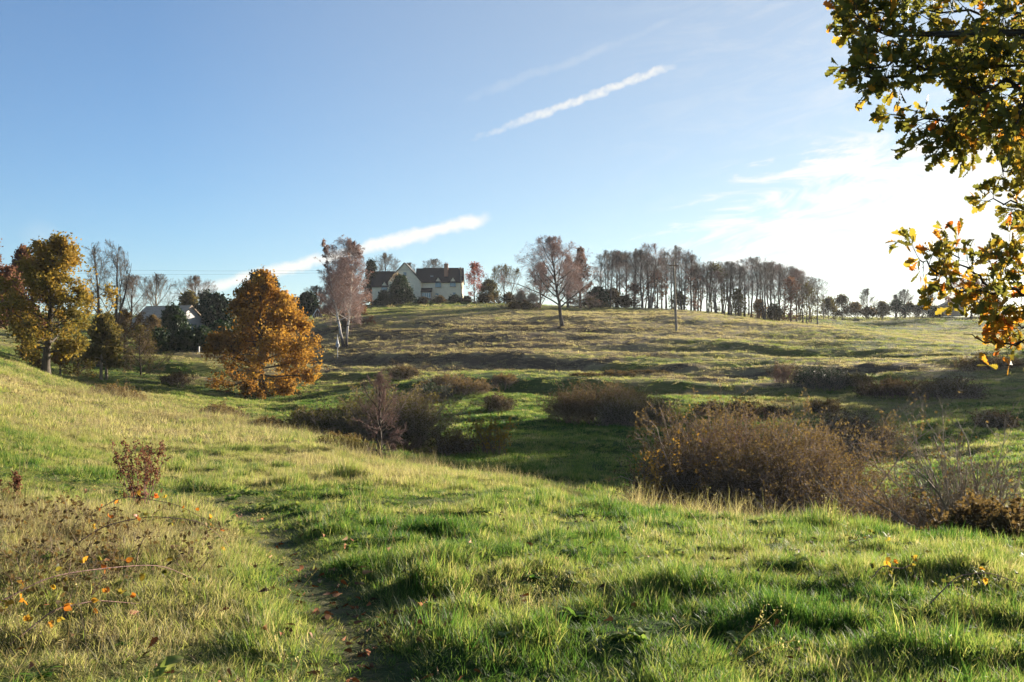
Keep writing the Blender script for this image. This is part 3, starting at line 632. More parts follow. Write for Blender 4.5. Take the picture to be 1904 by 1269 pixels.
# trees and bushes behind the left oak
rusty = lambda P, c, r: c + .1 * r.normal(size=len(P))
plant('beech_tree', 'copper leaved beech cut by the frame edge beside the golden oak', 'tree', -38, 78, 7, 432, 190, 'bark_far', 'twig_red', 'rust', pro='oak', r0=.3, nl=22, z0=.1, a0=75, a1=15, lv=((9, .5, 42, .02), (7, .5, 44, .0), (4, .6, 46, 0)), leaf=(4, .17, rusty, .5), twig_r=.009)
plant('beech_tree', 'pinkish copper tree showing over the golden oak top on its far side', 'tree', 42, 84, 8, 462, 96, 'bark_far', 'twig_red', 'rust', pro='oak', r0=.22, nl=18, z0=.2, a0=65, a1=15, lv=((8, .5, 42, .02), (6, .5, 44, .0), (4, .6, 46, 0)), leaf=(3, .16, rusty, .5), twig_r=.009)
plant('ash_tree', 'tall bare ash with upswept branches rising behind the golden oak', 'tree', 196, 92, 9, 446, 108, 'bark_far', 'twig_grey', pro='ash', r0=.24, nl=16, z0=.25, a0=40, a1=12, trop1=.07, twig_r=.010, stems=[(-.5, 0, -1.2, 0, .96, 1), (.5, .3, 1.0, .2, 1, .9), (0, .6, 2.2, .5, .85, .8)], **BARE)
for i, (px, hh, lb) in enumerate(((188, 600, 'slim pale trunk hung with thin brown twigs below the golden oak, nearer it'), (198, 596, 'slim pale trunk hung with thin brown twigs below the golden oak, farther from it'))):
    plant('ash_tree', lb, 'tree', px, 74 + i, 30 + i, hh - 12, 54, 'bark_pale', 'twig', 'olive', pro='oak', r0=.13, nl=14, z0=.3, a0=70, a1=20, trop1=-.03, twig_r=.008, leaf=(2, .15, rusty, .6), lv=((8, .5, 45, -.03), (6, .5, 45, -.03), (3, .6, 45, -.03)))
plant('beech_tree', 'small orange sapling glowing under the low limb of the golden oak', 'tree', 112, 72, 33, 640, 30, 'bark', 'twig', 'orange', pro='dome', r0=.07, nl=10, z0=.45, a0=70, lv=((6, .5, 45, 0), (4, .5, 45, 0)), leaf=(6, .13, lambda P, c, r: c + .3, .6))
plant('olive_bush', 'olive leafed bush filling the gap under the golden oak', 'bush', 145, 76, 34, 636, 80, 'twig_dark', 'twig', 'olive', pro='dome', r0=.08, nl=20, z0=.05, a0=75, lv=((8, .5, 45, 0), (7, .5, 45, 0)), leaf=(2, .12, None, .6))
plant('hawthorn_bush', 'tangled brown bush between the golden oak and the bungalow', 'bush', 232, 96, 35, 578, 116, 'twig_dark', 'twig', 'bramble', pro='dome', r0=.1, nl=22, z0=.05, a0=75, lv=((8, .5, 45, 0), (7, .5, 45, 0), (4, .6, 45, 0)), leaf=(1, .1, None, .6))
plant('hawthorn_bush', 'leafless twiggy bush in front of the bungalow hedge end', 'bush', 262, 86, 36, 604, 96, 'twig_dark', 'twig', 'olive', pro='dome', r0=.08, nl=22, z0=.05, a0=75, lv=((8, .5, 45, 0), (7, .5, 45, 0), (4, .6, 45, 0)), leaf=(1, .09, None, .6, .5))
plant('hawthorn_bush', 'small bronze bush at the foot of the golden oak', 'bush', 66, 66, 37, 662, 34, 'twig_dark', 'twig', 'bramble', pro='dome', r0=.06, nl=14, z0=.05, a0=75, lv=((7, .5, 45, 0), (5, .5, 45, 0)), leaf=(3, .08, None, .6))
plant('ash_tree', 'bare brown ash leaning over the bungalow roof end', 'tree', 243, 150, 38, 512, 100, 'bark_far', 'twig', pro='ash', r0=.22, nl=15, z0=.15, a0=52, a1=14, trop1=.05, twig_r=.014, **BARE)
plant('lime_tree', 'bare fan shaped tree above the bungalow roof', 'tree', 290, 190, 39, 510, 92, 'bark_pale', 'twig_grey', pro='fan', r0=.28, nl=20, z0=.18, a0=52, a1=8, trop1=.07, twig_r=.016, lv=((9, .55, 30, .07), (7, .5, 34, .05), (5, .6, 38, .04)))
plant('alder_tree', 'bare wide tree with a dark ivy clad base between bungalow and orange oak', 'tree', 362, 185, 40, 513, 88, 'bark', 'twig', pro='fan', r0=.3, nl=18, z0=.3, a0=70, a1=10, trop1=.04, twig_r=.016, **BARE)
plant('ivy_bush', 'dark ivy mass at the base of the wide bare tree', 'bush', 352, 178, 41, 545, 44, 'twig_dark', 'twig_dark', 'olive', pro='dome', r0=.1, nl=18, z0=.05, a0=60, lv=((7, .5, 45, 0), (5, .5, 45, 0)), leaf=(6, .3, None, .6))
plant('cypress_tree', 'dark green cypress hedge tree behind the bungalow gable', 'tree', 404, 158, 42, 556, 62, 'bark', 'twig_dark', 'conifer', pro='dome', r0=.2, nl=40, z0=.04, a0=70, lv=((8, .5, 45, 0), (6, .5, 45, 0)), leaf=(7, .34, None, .6))
plant('cypress_tree', 'slim dark cypress tip next to the wide bare tree', 'tree', 381, 172, 43, 545, 26, 'bark', 'twig_dark', 'conifer', pro='fir', r0=.14, nl=30, z0=.04, a0=75, lv=((7, .5, 45, 0), (5, .5, 45, 0)), leaf=(6, .3, None, .6))
plant('yew_bush', 'dark yew in front of the bungalow wall beside the parked car', 'bush', 322, 128, 44, 577, 54, 'bark', 'twig_dark', 'evergreen', pro='dome', r0=.16, nl=34, z0=.05, a0=75, lv=((8, .5, 45, 0), (6, .5, 45, 0)), leaf=(7, .26, None, .6))
plant('cypress_tree', 'dark pointed conifer poking above the orange oak crown', 'tree', 478, 150, 45, 506, 62, 'bark', 'twig_dark', 'conifer', pro='larch', r0=.22, nl=40, z0=.1, a0=80, a1=50, flat=.6, lv=((8, .4, 50, 0), (5, .5, 45, -.03)), leaf=(6, .32, None, .5))
plant('spruce_tree', 'small dark spruce tip beside the brick chimney', 'tree', 508, 158, 46, 515, 30, 'bark', 'twig_dark', 'conifer', pro='fir', r0=.16, nl=34, z0=.1, a0=85, a1=60, flat=.7, lv=((7, .4, 50, 0), (5, .5, 45, -.03)), leaf=(6, .3, None, .5))
plant('cypress_tree', 'dark clipped conifer beside the gabled timber shed', 'tree', 573, 158, 47, 553, 34, 'bark', 'twig_dark', 'conifer', pro='dome', r0=.16, nl=34, z0=.04, a0=70, lv=((7, .5, 45, 0), (5, .5, 45, 0)), leaf=(7, .32, None, .6))
plant('hazel_tree', 'thin bare purple twigged tree behind the gabled timber shed', 'tree', 588, 200, 48, 532, 62, 'bark_far', 'twig_grey', pro='fan', r0=.16, nl=16, z0=.2, a0=50, a1=10, twig_r=.014, **BARE)
for i, (px, d, pt, w, lb) in enumerate(((292, 104, 622, 62, 'dark clipped hedge bush below the bungalow garage'), (338, 106, 620, 56, 'dark hedge bush below the parked car'), (376, 107, 618, 52, 'dark hedge bush by the white post'), (410, 118, 606, 60, 'dark broadleaf bush behind the orange oak'))):
    plant('laurel_bush', lb, 'bush', px, d, 50 + i, pt, w, 'bark', 'twig_dark', 'evergreen', group='dark hedge below the bungalow', pro='dome', r0=.1, nl=30, z0=.04, a0=75, lv=((8, .5, 45, 0), (5, .5, 45, 0)), leaf=(7, .22, None, .6))

# birch and the copper conifer behind it
plant('birch_tree', 'tall white barked birch with two slender trunks from one dark base', 'tree', 641, 110, 60, 442, 106, 'birch', 'twig_birch', 'rust', pro='birch', r0=.15, nl=64, z0=.24, z1=.98, a0=58, a1=22, trop1=.0, droop=.06, twig_r=.010, irr=.2,
      stems=[(-.1, 0, -2.6, .2, 1, 1), (.12, .1, 1.25, .3, .97, .9)], lv=((9, .55, 42, .0), (7, .65, 42, -.05), (6, .9, 40, -.08)), leaf=(1, .07, None, .5, .3))
plant('redwood_tree', 'rust coloured conical deciduous conifer behind the white birch', 'tree', 640, 124, 61, 478, 106, 'bark', 'twig_red', 'rust', pro='larch', r0=.26, nl=54, z0=.06, a0=82, a1=40, flat=.4, lv=((9, .42, 46, .0), (6, .5, 45, .0), (3, .6, 45, 0)), leaf=(2, .12, rusty, .6), twig_r=.010)
plant('cypress_tree', 'dark conifer with a bare topped spire by the cream house end', 'tree', 692, 214, 62, 486, 26, 'bark', 'twig_dark', 'conifer', pro='larch', r0=.2, nl=30, z0=.1, a0=85, a1=60, flat=.6, irr=.3, lv=((7, .45, 46, .0), (5, .5, 45, -.04)), leaf=(5, .34, None, .6))
plant('lime_tree', 'bare round tree behind the low wing of the cream house', 'tree', 716, 245, 63, 470, 72, 'bark_far', 'twig_grey', pro='fan', r0=.3, nl=18, z0=.25, a0=55, a1=8, twig_r=.017, **BARE)
plant('lime_tree', 'bare treetop just beyond the tall gable of the cream house', 'tree', 762, 250, 64, 489, 44, 'bark_far', 'twig_grey', pro='fan', r0=.26, nl=16, z0=.25, a0=55, a1=8, twig_r=.016, **BARE)
plant('lime_tree', 'bare treetop behind the main ridge of the cream house near the chimney', 'tree', 806, 250, 65, 481, 58, 'bark_far', 'twig_grey', pro='fan', r0=.28, nl=16, z0=.25, a0=55, a1=8, twig_r=.016, **BARE)
# shrubs round the cream house
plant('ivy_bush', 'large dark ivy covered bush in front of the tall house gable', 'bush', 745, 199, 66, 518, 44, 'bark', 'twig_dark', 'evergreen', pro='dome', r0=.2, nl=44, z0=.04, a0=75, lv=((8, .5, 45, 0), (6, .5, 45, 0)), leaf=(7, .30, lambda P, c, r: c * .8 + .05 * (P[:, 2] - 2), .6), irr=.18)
plant('clematis_tangle', 'pale mauve seed heads sprawled over the ivy bush top', 'climber', 738, 200, 67, 508, 34, 'twig', 'twig_red', 'seed', pro='dome', r0=.08, nl=16, z0=.72, a0=70, lv=((6, .5, 45, 0), (5, .5, 45, 0)), leaf=(1, .16, lambda P, c, r: c * .5, .6), zb=Hf(*ground_pt(738, 200)))
plant('laurel_bush', 'round clipped dark bush below the low wing of the house', 'bush', 714, 201, 68, 545, 20, 'bark', 'twig_dark', 'evergreen', pro='dome', r0=.12, nl=30, z0=.04, a0=75, irr=.05, lv=((7, .5, 45, 0), (5, .5, 45, 0)), leaf=(7, .26, lambda P, c, r: c * .5, .6))
for i, (px, pt, w, lf, lb) in enumerate(((703, 566, 22, 'evergreen', 'dark shrub at the foot of the low house wing'), (729, 566, 30, 'evergreen', 'dark shrub between the clipped bush and the ivy bush'), (818, 556, 26, 'bramble', 'bare brown shrub in front of the house ground floor'), (846, 553, 24, 'evergreen', 'low dark green shrub under the end house window'), (868, 556, 20, 'bramble', 'brown shrub at the lit end wall of the house'), (786, 560, 26, 'bramble', 'low brown shrub below the house bay window'))):
    plant('garden_shrub', lb, 'shrub', px, 203, 70 + i, pt, w, 'bark', 'twig', lf, group='shrubs along the house front', pro='dome', r0=.06, nl=22, z0=.04, a0=75, lv=((7, .5, 45, 0), (5, .5, 45, 0)), leaf=(4, .2, None, .6))

# hilltop between the house and the wood
plant('maple_tree', 'small tree with thin red leaves next to the house end wall', 'tree', 882, 214, 80, 490, 44, 'bark', 'twig_red', 'red', pro='narrow', r0=.16, nl=20, z0=.15, a0=50, a1=15, lv=((7, .5, 40, .03), (6, .5, 42, .02), (3, .6, 45, 0)), leaf=(1, .18, None, .6), twig_r=.013)
plant('hazel_bush', 'olive brown round bush between the red tree and the bare thicket', 'bush', 908, 205, 81, 522, 46, 'bark', 'twig', 'olive', pro='dome', r0=.1, nl=26, z0=.05, a0=60, lv=((8, .5, 40, .03), (6, .5, 42, .02), (3, .6, 45, 0)), leaf=(2, .16, lambda P, c, r: c * .6, .6), twig_r=.013)
plant('hazel_tree', 'many stemmed bare grey hazel behind the seed head bush', 'tree', 937, 212, 82, 494, 76, 'bark', 'twig_grey', 'olive', pro='fan', r0=.16, nl=30, z0=.08, a0=45, a1=10, lv=((8, .5, 36, .04), (6, .5, 40, .03), (4, .6, 45, 0)), twig_r=.013, stems=[(-1, 0, -2.4, 0, .95, .8), (0, 0, .3, 0, 1, 1), (1, 0, 2.8, 0, .92, .8)], leaf=(1, .14, None, .6, .3))
plant('hedge_shrub', 'low dark hedge shrub on the crest beyond the house', 'shrub', 902, 203, 83, 551, 60, 'bark', 'twig_dark', 'bramble', pro='dome', r0=.06, nl=26, z0=.04, a0=75, lv=((8, .5, 45, 0), (5, .5, 45, 0)), leaf=(4, .2, lambda P, c, r: c * .5, .6))
plant('hedge_shrub', 'low dark hedge shrub on the crest beside the seed head bush', 'shrub', 946, 200, 84, 549, 56, 'bark', 'twig_dark', 'bramble', pro='dome', r0=.06, nl=26, z0=.04, a0=75, lv=((8, .5, 45, 0), (5, .5, 45, 0)), leaf=(4, .2, lambda P, c, r: c * .5, .6))
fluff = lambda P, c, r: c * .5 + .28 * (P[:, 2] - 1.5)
for i, (px, pt, w, lb) in enumerate(((968, 543, 36, 'taller mound of pale fluffy seed heads by the leaning birch'), (990, 548, 40, 'lower mound of pale fluffy seed heads by the leaning birch'))):
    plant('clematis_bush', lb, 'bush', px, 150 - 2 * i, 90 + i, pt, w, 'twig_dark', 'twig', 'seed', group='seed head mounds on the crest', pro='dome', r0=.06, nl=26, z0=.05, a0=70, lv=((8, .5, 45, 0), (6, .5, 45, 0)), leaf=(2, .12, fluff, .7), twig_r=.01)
plant('hedge_shrub', 'low dark shrub under the seed head mounds', 'shrub', 975, 143, 92, 572, 70, 'bark', 'twig_dark', 'bramble', pro='dome', r0=.05, nl=26, z0=.04, a0=75, lv=((8, .5, 45, 0), (5, .5, 45, 0)), leaf=(3, .14, lambda P, c, r: c * .4, .6))
plant('birch_tree', 'leaning dark trunked birch standing alone on the open hillside', 'tree', 1046, 118, 93, 440, 178, 'bark', 'twig_birch', 'rust', pro='birch', r0=.23, nl=28, z0=.22, z1=.97, a0=62, a1=22, trop1=.02, droop=.04, twig_r=.011, irr=.2, lean=(-.16, 0), curve=.05, limb_r=.5,
      lv=((10, .55, 42, .0), (7, .6, 42, -.03), (6, .8, 40, -.05)), leaf=(1, .07, None, .5, .35))
plant('larch_tree', 'reddish pointed larch behind the leaning birch', 'tree', 1079, 160, 94, 455, 62, 'bark', 'twig_red', 'rust', pro='larch', r0=.24, nl=50, z0=.08, a0=80, a1=45, flat=.5, lv=((9, .42, 46, .0), (6, .5, 45, .0), (3, .6, 45, 0)), leaf=(1, .14, lambda P, c, r: c * .7, .6), twig_r=.012)
plant('beech_tree', 'orange brown beech behind the leaning birch trunk', 'tree', 1004, 158, 95, 490, 74, 'bark', 'twig', 'rust', pro='dome', r0=.18, nl=28, z0=.08, a0=60, a1=20, lv=((8, .5, 42, .02), (6, .5, 44, .0), (3, .6, 46, 0)), leaf=(1, .16, lambda P, c, r: c + .15, .5, .6), twig_r=.012)
plant('larch_tree', 'brown twiggy larch between the leaning birch and the wood', 'tree', 1056, 152, 96, 472, 70, 'bark', 'twig_red', 'rust', pro='larch', r0=.2, nl=44, z0=.06, a0=75, a1=40, lv=((9, .45, 46, .0), (6, .5, 45, -.02), (3, .6, 45, 0)), leaf=(1, .12, lambda P, c, r: c * .7, .6, .4), twig_r=.012)
plant('hedge_shrub', 'dark evergreen clump at the house end of the wood', 'shrub', 1112, 160, 97, 541, 40, 'bark', 'twig_dark', 'evergreen', pro='dome', r0=.08, nl=30, z0=.04, a0=75, lv=((8, .5, 45, 0), (5, .5, 45, 0)), leaf=(6, .26, lambda P, c, r: c * .5, .6))
plant('hedge_shrub', 'brown grassy mound of brambles under the dark evergreen clump', 'shrub', 1096, 147, 98, 556, 86, 'twig_dark', 'twig', 'bramble', pro='dome', r0=.04, nl=34, z0=.04, a0=80, lv=((8, .5, 45, 0), (6, .5, 45, 0)), leaf=(2, .1, None, .6))
plant('hedge_shrub', 'low dark bramble mound on the lit slope below the seed heads', 'shrub', 955, 142, 99, 572, 66, 'twig_dark', 'twig', 'bramble', pro='dome', r0=.04, nl=30, z0=.04, a0=85, lv=((8, .5, 45, 0), (6, .5, 45, 0)), leaf=(2, .1, None, .6))

plant('hazel_bush', 'bare brown hazel bush hiding the garage end of the bungalow', 'bush', 284, 118, 130, 588, 62, 'twig_dark', 'twig', 'bramble', pro='dome', r0=.08, nl=26, z0=.05, a0=65, lv=((8, .5, 45, .03), (7, .5, 45, .02), (4, .6, 45, 0)), leaf=(1, .1, None, .6, .6))
# ------------------------------------------------------------------ the bare wood on the crest
WOOD = []
for i in range(5):
    tb, cb = tree_meshes(200 + i, 12.0, (3.7, 3.0, 4.0, 3.4, 2.8)[i], PRO['wood'], .19, nl=(18, 16, 20, 18, 15)[i], z0=.30, z1=.97, a0=56, a1=14, trop1=.04, lv=((8, .55, 42, .03), (6, .6, 44, .02), (4, .7, 46, .01)),
                         twig_r=.0135, curve=.06, stems=[(-.2, 0, -.9, 0, 1, 1), (.2, .1, 1.1, .2, .93, .85)] if i in (1, 3) else None)
    WOOD.append((tb, cb))
_wr = np.random.RandomState(77); protos = {}
woodx = [1118, 1133, 1146, 1163, 1180, 1194, 1209, 1222, 1238, 1254, 1270, 1285, 1300, 1316, 1331, 1345, 1358, 1371, 1384, 1397, 1409, 1421, 1434, 1446, 1458, 1470, 1481, 1493, 1506, 1520]
topy = [(1110, 468), (1160, 465), (1250, 468), (1300, 486), (1360, 484), (1440, 488), (1480, 496), (1500, 509), (1525, 521)]
ORD = 'first second third fourth fifth sixth seventh eighth ninth tenth eleventh twelfth thirteenth fourteenth fifteenth sixteenth seventeenth eighteenth nineteenth twentieth'.split()
ORD += ['twenty-' + w for w in ORD[:9]] + ['thirtieth']
for i, px in enumerate(woodx):
    k = int(_wr.randint(0, 5)); d = 163 + 16 * _wr.rand() + (4 if px > 1450 else 0); x, y = ground_pt(px, d); z = Hf(x, y) - .1
    Ht = top_z(np.interp(px, [p[0] for p in topy], [p[1] for p in topy]) + _wr.normal(0, 7), d) - z; s = Ht / 12.0
    red = (i % 4 == 2); ph = 'slender bare tree' if k in (0, 2, 4) else 'twin stemmed bare tree'
    lb = f'{ph}, {ORD[i]} along the hilltop wood counting from its house end'
    key = (k, red)
    if key not in protos:
        o = thing('bare_tree', lb, 'tree', (x, y, z), _wr.rand() * 6.28, 'bare trees of the hilltop wood'); o.scale = (s * 1.05, s * 1.05, s)
        WOOD[k][0].build('trunk', M['bark_far'], o); WOOD[k][1].build('crown', M['twig_red' if red else 'twig_grey'], o); protos[key] = o
    else: copy_tree(protos[key], (x, y, z), _wr.rand() * 6.28, (s * 1.05, s * 1.05, s), lb, 'bare trees of the hilltop wood')
for i in range(22):
    px = 1126 + i * 18 + _wr.normal(0, 3); d = 184 + 14 * _wr.rand(); x, y = ground_pt(px, d); z = Hf(x, y) - .1
    Ht = top_z(np.interp(px, [p[0] for p in topy], [p[1] for p in topy]) + 5 + _wr.normal(0, 5), d) - z; s = Ht / 12.0
    copy_tree(list(protos.values())[i % len(protos)], (x, y, z), _wr.rand() * 6.28, (s * 1.05, s * 1.05, s), 'bare tree of the back row in the hilltop wood, half hidden by nearer trunks', 'back row of the hilltop wood')
UND = [(1140, 172, 540, 46, 'bramble', 'dim brown bush low in the wood nearest the house'), (1180, 168, 532, 46, 'rust', 'dim red brown bush in the wood between house end and tall pole'), (1218, 170, 506, 50, 'rust', 'tall copper beech bush in the wood just before the tall pole'),
       (1262, 166, 545, 40, 'olive', 'low brown bush in the wood right behind the tall pole'), (1290, 172, 500, 44, 'rust', 'reddish tall bush in the wood just past the tall pole'), (1330, 172, 492, 52, 'olive', 'tall ivy clad dark clump in the middle of the wood'),
       (1372, 168, 540, 36, 'olive', 'dark ivy bush at the wood centre beyond the ivy clump'), (1412, 170, 560, 40, 'orange', 'small orange leaved bush low in the far half of the wood'), (1470, 172, 516, 44, 'rust', 'brown leafed beech near the far end of the wood'),
       (1500, 176, 530, 60, 'olive', 'dark ivy bush at the far end of the wood'), (1160, 165, 556, 60, 'bramble', 'bramble bank under the wood nearest the house'), (1440, 168, 572, 46, 'bramble', 'bramble patch under the far half of the wood')]
for i, (px, d, pt, w, lf, lb) in enumerate(UND):
    plant('understory_bush', lb, 'bush', px, d, 230 + i, pt, w, 'bark_far', 'twig' if lf != 'rust' else 'twig_red', lf, group='bushes under the hilltop wood', pro='narrow' if pt < 535 else 'dome', r0=.1, nl=26, z0=.06, a0=65, a1=25,
          lv=((8, .5, 42, .02), (6, .5, 44, .0)), leaf=(1 if lf in ('rust', 'olive', 'orange') else 2, .20, lambda P, c, r: c * .6, .7), twig_r=.013)
# far boundary: hedge bushes and trees at the right
FAR = [(1540, 205, 556, 50, 'olive', 'hedge bush at the foot of the short pole'), (1566, 210, 551, 48, 'bramble', 'bushy grey green tree just past the short pole'), (1590, 212, 566, 54, 'bramble', 'low brown hedge bush before the lone bare tree'),
       (1640, 220, 564, 40, 'olive', 'yellowish round bush beside the lone bare tree'), (1668, 222, 560, 50, 'evergreen', 'dark hedge bush between yellowish bush and far bare trees'), (1692, 224, 566, 44, 'bramble', 'dark brown hedge bush below the upright far tree'),
       (1716, 226, 564, 44, 'evergreen', 'dark hedge bush just before the far house'), (1738, 228, 572, 26, 'olive', 'small pale bush by the far house wall'), (1615, 214, 575, 60, 'bramble', 'low bramble bank under the lone bare tree'), (1850, 232, 560, 110, 'bramble', 'brown hedge mass behind the oak leaves beyond the far house')]
for i, (px, d, pt, w, lf, lb) in enumerate(FAR):
    plant('hedge_bush', lb, 'bush', px, d, 260 + i, pt, w, 'bark_far', 'twig', lf, group='bushes along the far field boundary', pro='dome', r0=.1, nl=28, z0=.05, a0=65, a1=25, lv=((8, .5, 42, .02), (6, .5, 44, .0)), leaf=(2, .20, lambda P, c, r: c * .9, .7), twig_r=.015)
for i, (px, d, pt, w, pro, a0, lb) in enumerate(((1612, 216, 537, 44, 'fan', 62, 'lone bare spreading tree in the far boundary hedge'), (1683, 232, 538, 34, 'narrow', 35, 'upright bare tree in the far boundary hedge'), (1729, 236, 541, 32, 'fan', 45, 'bare round tree just before the far house roof'), (1665, 232, 548, 22, 'fan', 45, 'small dark bare tree beside the upright far tree'))):
    plant('bare_tree', lb, 'tree', px, d, 280 + i, pt, w, 'bark_far', 'twig_grey', pro=pro, r0=.2, nl=14, z0=.2, a0=a0, a1=12, twig_r=.015, **BARE)
plant('beech_tree', 'rust brown spreading tree by the far house behind oak leaves', 'tree', 1806, 224, 290, 520, 110, 'bark_far', 'twig_red', 'rust', pro='fan', r0=.28, nl=22, z0=.25, a0=75, a1=15, lv=((8, .5, 42, .02), (6, .5, 44, .0), (3, .6, 46, 0)), leaf=(2, .2, None, .5), twig_r=.014)
plant('bare_tree', 'lone dark tree on the far field below the far house', 'tree', 1822, 190, 291, 575, 44, 'bark_far', 'twig', pro='fan', r0=.16, nl=16, z0=.25, a0=60, a1=15, twig_r=.012, **BARE)

# ------------------------------------------------------------------ thickets and bushes in the valley
def thicket(name, label, px, d, seed, py_top, w, depth, n, leaf, twig='scrub', cat='bush', upright=.5, rad=.008, lv=((9, .45, 45, .02), (6, .5, 48, 0)), shape=None, group=None, zoff=0.0, py_base=None, dark=True, leafm='bramble', length=1.0, lw=0.0):
    """many stems from an oval patch of ground, each bending out under a domed top"""
    rng = np.random.RandomState(seed); cx, cy = ground_pt(px, d); z0 = Hf(cx, cy) + zoff
    Ht = max(top_z(py_top, d) - z0, .35); a = w / 2 / F * d; b = depth
    th = rng.rand(n) * 6.283; q = rng.rand(n) ** .55
    X, Y = np.cos(th) * q * a * .88, np.sin(th) * q * b * .88
    gz = H(cx + X, cy + Y) - z0
    prof = shape or (lambda u: np.sqrt(np.clip(1 - u * u, 0.03, 1)))
    bump = 1 + .22 * vnoise(X / (.22 * a) + seed, Y / (.4 * b), seed + 3)
    hh = Ht * bump * prof(X / a) * (1 - .35 * (Y / b) ** 2) * (.64 + .36 * rng.rand(n)) * np.where(rng.rand(n) < .04, 1.25, 1) * length
    out = np.stack([np.cos(th) * q, np.sin(th) * q, np.zeros(n)], 1) * (1 - upright) * 1.2
    D = out + rng.normal(0, .22, (n, 3)) + np.array([lw, 0, 1.0])
    L = np.maximum(hh - gz * .7, .25) / np.clip(unit(D)[:, 2], .45, 1)
    P = np.stack([X, Y, gz - .08], 1)
    pts = grow(P, D, L, 7, .10, -.05 * (1 - upright), rng); k = np.linspace(0, 1, 8)
    sb, fb = MB(), MB(); _o = np.argsort(X) * 32
    sb.tubes(pts, np.where(rng.rand(n) < .18, 2.0, 1.0)[:, None] * (rad * (1.6 - 1.3 * k))[None], 4)
    sb.f.append((np.stack([_o[:-1], _o[:-1] + 1, _o[1:]], 1), 0, np.full(n - 1, .5)))      # joined at the root below ground
    for li, (m, ratio, ang, tp) in enumerate(lv):
        L0 = np.linalg.norm(np.diff(pts, axis=1), axis=2).sum(1); P, D, t, par = spawn(pts, m, .18, 1, R_(ang), .3, rng)
        L = L0[par] * ratio * (1.1 - .6 * t) * (.5 + .8 * rng.rand(len(P))); pts = grow(P, D, L, 4 - li, .14, tp, rng)
        kk = np.linspace(0, 1, 5 - li); fb.tubes(pts, (rad * (.55 - .15 * li) * (1 - .6 * kk))[None], 3)
    per, size, keep, tf = leaf; N, nn, _ = pts.shape; Q = pts[np.arange(N)[:, None], rng.randint(0, nn, (N, per))].reshape(-1, 3); Q = Q[rng.rand(len(Q)) < keep * np.clip(.3 + 1.0 * Q[:, 2] / Ht, 0, 1.2)]
    if len(Q):
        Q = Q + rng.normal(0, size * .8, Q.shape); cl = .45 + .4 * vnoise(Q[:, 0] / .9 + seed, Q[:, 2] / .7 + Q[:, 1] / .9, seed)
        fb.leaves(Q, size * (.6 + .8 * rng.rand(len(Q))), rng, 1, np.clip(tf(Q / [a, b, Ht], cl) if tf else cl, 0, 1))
    o = thing(name, label, cat, (cx, cy, z0), 0, group)
    sb.build('stem', M[twig], o); fb.build('foliage', [M[twig], M[leafm]], o); return o
sun_tip = lambda Q, c: c * .6 + .5 * Q[:, 2] - .1  # sunlit tops put into the leaf colour, lighter with height
thicket('bramble_thicket', 'large brown thicket with a sunlit gold tint on its crown and a black shaded base beyond the lit slope', 1385, 24.5, 301, 768, 356, 1.9, 520, (9, .028, .9, lambda Q, c: c * .5 + .75 * Q[:, 2] - .1 + .14 * Q[:, 0]), shape=lambda u: np.clip(1 - np.abs(u - .05) ** 2.4 * .95, .1, 1) * (1 - .18 * np.exp(-((u + .62) / .16) ** 2)), upright=.45, rad=.011, lv=((8, .42, 48, .02), (6, .5, 48, 0)), leafm='bramble')  # top and right side tinted gold as if sunlit
thicket('bramble_thicket', 'lower brown bramble mass between the big thicket and the upright bare shrub', 1660, 20.5, 302, 884, 290, 1.5, 330, (4, .036, .55, sun_tip), shape=lambda u: np.clip(.98 - .28 * u - .25 * u * u, .1, 1), upright=.35, rad=.009, lv=((8, .42, 48, -.02), (6, .5, 48, 0)))
thicket('willow_shrub', 'tall upright bare shrub with straight pale stems beside the bramble mass', 1815, 18.5, 303, 800, 150, .9, 80, (2, .04, .2, sun_tip), shape=lambda u: np.clip(1.15 - .35 * np.abs(u + .1), .2, 1.2), twig='bark_pale', upright=.82, rad=.013, lv=((9, .34, 30, .05), (5, .5, 36, .04)), lw=-.18)
thicket('bramble_bush', 'reddish leafy bramble bush at the frame edge on the slope rim', 1888, 14.2, 304, 935, 130, .8, 170, (5, .05, .85, lambda Q, c: c * .8 + .15), upright=.4, rad=.007)
thicket('bramble_thicket', 'wide dark thicket behind the leafless sapling below the orange oak', 600, 40, 305, 722, 262, 2.6, 420, (4, .05, .55, sun_tip), shape=lambda u: np.clip(.62 + .42 * u - .02 + .0 * u, .2, 1) * np.sqrt(np.clip(1.02 - np.abs(u) ** 6, .15, 1)), upright=.45, rad=.012, lv=((8, .4, 46, .02), (6, .5, 48, 0)), leafm='olive')
thicket('bramble_thicket', 'brown domed bush touching the wide thicket beyond the sapling', 738, 41, 306, 716, 108, 1.6, 200, (4, .05, .55, sun_tip), upright=.45, rad=.011, lv=((8, .4, 46, .02), (6, .5, 48, 0)), leafm='olive')
